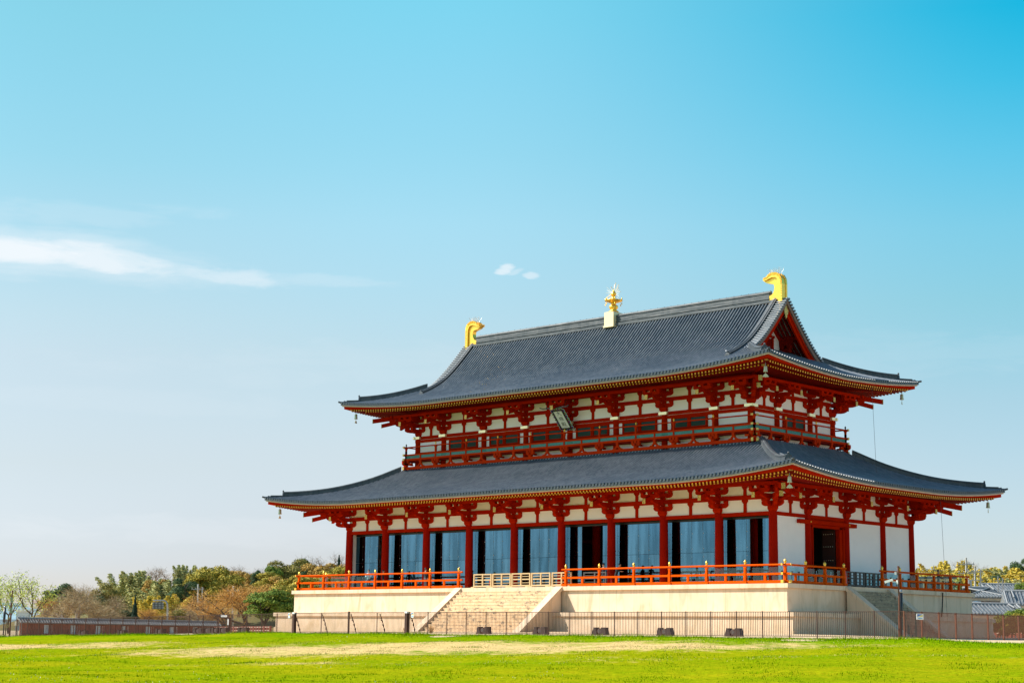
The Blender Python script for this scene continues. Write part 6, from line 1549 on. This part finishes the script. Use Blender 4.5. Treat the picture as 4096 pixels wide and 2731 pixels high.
T_ = [
 ('willow', 40, 2300, 130, 195, 2530, 'sparse willow with pale spring leaves at the far left edge'), ('willow', 140, 2288, 150, 188, 2530, 'tall thin willow with pale green tips beside the left poles'), ('willow', -20, 2330, 110, 190, 2530, 'willow twigs cut off by the left edge'),
 ('bareorange', 190, 2385, 110, 215, 2525, 'small olive brown tree right of the willows'),
 ('dark', 245, 2338, 120, 240, 2525, 'dark evergreen showing above the first spreading brown tree'),
 ('bare', 268, 2345, 190, 205, 2522, 'spreading bare brown tree with pale limbs over the roofed wall'), ('bare', 350, 2345, 180, 212, 2522, 'second spreading bare tree with a forked pale trunk'), ('dark', 345, 2375, 110, 235, 2525, 'dark evergreen behind the forked bare tree'),
 ('olive', 415, 2335, 80, 250, 2520, 'olive tree at the left end of the bamboo'), ('bare', 440, 2380, 110, 220, 2525, 'bare brown tree below the left bamboo'),
 ('bamboo', 470, 2318, 90, 300, 2480, 'bamboo clump at the left end of the grove'), ('bamboo', 520, 2298, 100, 310, 2480, 'tall feathery bamboo clump, second from the left'), ('bamboo', 575, 2285, 90, 300, 2480, 'bamboo clump with a single high plume'), ('thin', 600, 2270, 80, 330, 2420, 'tall bare tree rising above the bamboo'),
 ('orange', 622, 2318, 75, 295, 2450, 'orange brown tree between bamboo and bare crowns'), ('thin', 660, 2268, 110, 330, 2420, 'wide bare tree against the sky above the sign'), ('bamboo', 650, 2320, 90, 290, 2470, 'bamboo clump behind the road sign'), ('bamboo', 690, 2325, 80, 295, 2470, 'bamboo clump right of the road sign'),
 ('dark', 728, 2318, 95, 280, 2500, 'dark evergreen left of the yellow green camphor'), ('bamboo', 742, 2262, 60, 330, 2440, 'bamboo plumes poking up beside the camphor'), ('bamboo', 785, 2264, 70, 330, 2440, 'second bamboo plume above the dark evergreen'),
 ('camphor', 805, 2290, 110, 285, 2500, 'yellow green camphor tree, left crown of three'), ('camphor', 860, 2270, 125, 290, 2500, 'tall yellow green camphor tree, middle crown'), ('camphor', 915, 2300, 100, 288, 2500, 'yellow green camphor tree, right crown'),
 ('bare', 490, 2402, 120, 225, 2525, 'low bare shrubby tree above the roofed wall, left one'), ('conifer', 535, 2380, 34, 215, 2525, 'small pointed dark conifer above the roofed wall'), ('dark', 480, 2435, 90, 222, 2525, 'low dark green bush behind the roofed wall'),
 ('gold', 592, 2385, 70, 262, 2500, 'yellow green bamboo below the grove'), ('gold', 648, 2378, 80, 262, 2500, 'bright yellow bamboo behind the road sign'), ('bareorange', 600, 2430, 110, 225, 2525, 'low tangled tree left of the road sign pole'),
 ('bare', 740, 2415, 130, 235, 2525, 'rounded bare brown tree right of the road sign'), ('bare', 800, 2405, 120, 240, 2525, 'rounded bare brown tree below the camphor'), ('olive', 690, 2440, 80, 230, 2525, 'low olive bush behind the sign pole'), ('olive', 860, 2440, 90, 240, 2525, 'low olive bush below the right camphor'),
 ('bareorange', 985, 2338, 250, 222, 2525, 'wide spreading orange brown tree with dark forked trunk'), ('bareorange', 900, 2400, 140, 230, 2525, 'lower orange brown tree left of the spreading one'), ('green', 1080, 2362, 135, 190, 2525, 'rounded fresh green tree beside the platform'),
 ('orange', 955, 2285, 110, 330, 2440, 'orange brown tree crown on the skyline right of the camphor'), ('orange', 1000, 2298, 90, 320, 2440, 'second orange crown on the skyline'), ('thin', 1000, 2262, 110, 350, 2400, 'pale bare branches above the orange crowns'), ('dark', 1028, 2282, 48, 315, 2400, 'compact dark evergreen standing out in the orange crowns'),
 ('camphor', 1078, 2290, 90, 310, 2420, 'yellowish tree right of the compact evergreen'), ('green', 1095, 2265, 60, 340, 2400, 'small green crown on the skyline'), ('olive', 1130, 2245, 100, 345, 2400, 'domed olive tree on the skyline, left part'), ('olive', 1185, 2236, 105, 345, 2400, 'domed olive tree on the skyline, right part'), ('green', 1205, 2236, 50, 350, 2360, 'green tuft on top of the domed olive tree'),
 ('orange', 1130, 2310, 120, 290, 2470, 'orange tree below the domed olive trees'), ('camphor', 1185, 2305, 130, 275, 2490, 'yellow green tree left of the platform railing'), ('orange', 1160, 2395, 120, 250, 2520, 'orange brown tree touching the platform edge'), ('bare', 1210, 2420, 110, 240, 2525, 'bare brown tree behind the platform edge'),
 ('thin', 1285, 2210, 110, 355, 2400, 'airy bare tree high on the skyline'), ('thin', 1235, 2250, 90, 345, 2400, 'bare crown between the olive dome and the airy tree'), ('dark', 1228, 2278, 50, 320, 2400, 'small dark evergreen below the airy bare tree'), ('orange', 1290, 2255, 120, 320, 2440, 'brown tree above the platform railing'), ('camphor', 1350, 2270, 130, 300, 2440, 'yellow green tree beside the left corner column'), ('conifer', 1352, 2222, 40, 350, 2380, 'dark pointed pine tip beside the hall'), ('orange', 1420, 2260, 120, 330, 2440, 'brown tree partly hidden by the left columns'), ('olive', 1270, 2330, 140, 265, 2500, 'olive tree behind the platform railing'), ('camphor', 1340, 2330, 120, 270, 2500, 'yellow tree behind the middle of the left railing'), ('orange', 1060, 2345, 110, 262, 2500, 'orange tree behind the rounded green tree'), ('camphor', 1130, 2345, 110, 262, 2500, 'yellow tree behind the rounded green tree'),
 ]
for t in T_: tree(*t, group=GL)
T2 = [(3585, 2300, 60), (3640, 2296, 66), (3690, 2285, 60), (3722, 2282, 60), (3762, 2270, 66), (3800, 2252, 75), (3832, 2248, 62), (3862, 2290, 70), (3900, 2285, 70), (3940, 2275, 75), (3975, 2270, 70), (4012, 2276, 75), (4050, 2290, 80), (4095, 2280, 90), (4150, 2270, 100)]
od = ['first', 'second', 'third', 'fourth', 'fifth', 'sixth', 'seventh', 'eighth', 'ninth', 'tenth', 'eleventh', 'twelfth', 'thirteenth', 'fourteenth', 'fifteenth']
for i, (x, y, w) in enumerate(T2): tree('gold' if i % 4 != 3 else 'bamboo', x, y, w*1.25, 300+(i*37) % 40, 2440, 'golden bamboo clump beyond the houses, %s from the left' % od[i], group=GRr)
for i, (x, y) in enumerate(((3890, 2330), (3950, 2325), (4010, 2330), (4070, 2335), (3830, 2330), (3740, 2330))): tree('gold', x, y, 85, 275, 2450, 'lower golden bamboo in front of the grove, '+('behind the twin pole', 'behind the blue roof', 'behind the small poles', 'near the right edge', 'behind the tall pole', 'behind the side railing')[i], group=GRr)
for i, (x, y, w, Z) in enumerate(((3610, 2330, 70, 262), (3680, 2322, 75, 262), (3790, 2318, 75, 262), (3850, 2312, 70, 262), (3925, 2312, 75, 262), (3985, 2310, 75, 262), (4045, 2316, 75, 262), (4120, 2312, 90, 262))):
    tree('gold' if i % 3 else 'bamboo', x, y, w, Z, 2460, 'front row golden bamboo beyond the houses, %s from the left' % od[i], group=GRr)
tree('thin', 3872, 2232, 85, 330, 2400, 'round bare tree behind the tall utility pole', group=GRr); tree('dark', 4088, 2238, 75, 320, 2420, 'dark evergreen above the bamboo at the right edge', group=GRr); tree('dark', 3990, 2300, 60, 290, 2420, 'dark tree within the golden bamboo', group=GRr); tree('green', 4085, 2330, 40, 190, 2420, 'small green tree between the two light roofs at the right edge', group=GRr)
def bush(px0, pyt, wpx, Z, label, k='green', pyb=2545):
    b = at(px0, pyb, Z); H = (pyb-pyt)*Z/FPX; s = H/(KD[k][2]-2.6); o = empty('leafy_bush', b, label, 'bush', 'bushes behind the right-hand fence', rt.uniform(0, 6)); sw = (wpx*Z/FPX)/KD[k][3]; o.scale = (sw, sw, s)
    c = bpy.data.objects.new('foliage', KD[k][1]); C.objects.link(c); c.parent = o; c.location.z = -2.6
bush(4010, 2462, 80, 142, 'yellow green hedge bush behind the side fence, left one'); bush(4070, 2455, 90, 140, 'yellow green hedge bush behind the side fence, right one', 'camphor'); bush(4060, 2436, 110, 148, 'dark leafy bush above the hedge at the right edge', 'green')
# dry weeds by the gate
for px0, lab in ((1624, 'dry brown weed tuft beside the right gate post'), (1416, 'small dry weed beside the middle gate post')):
    p = at(px0, 2520, 121); p = Vector((p.x, FY+1.2, g3(p.x, FY+1.2))); rg_ = np.random.default_rng(px0); mb = MB()
    for _ in range(60):
        d = Vector((rg_.normal()*.25, rg_.normal()*.2, rg_.uniform(.4, .75)))*(1 if px0 > 1500 else .7); w = .02; mb.add([p+Vector((-w, 0, 0)), p+Vector((w, 0, 0)), p+d], [(0, 1, 2)])
    tag(mb.build('dry_weed', mat('dry_weed', (.4, .2, .05), .8)), lab, 'plant')
print('objects', len(bpy.data.objects))
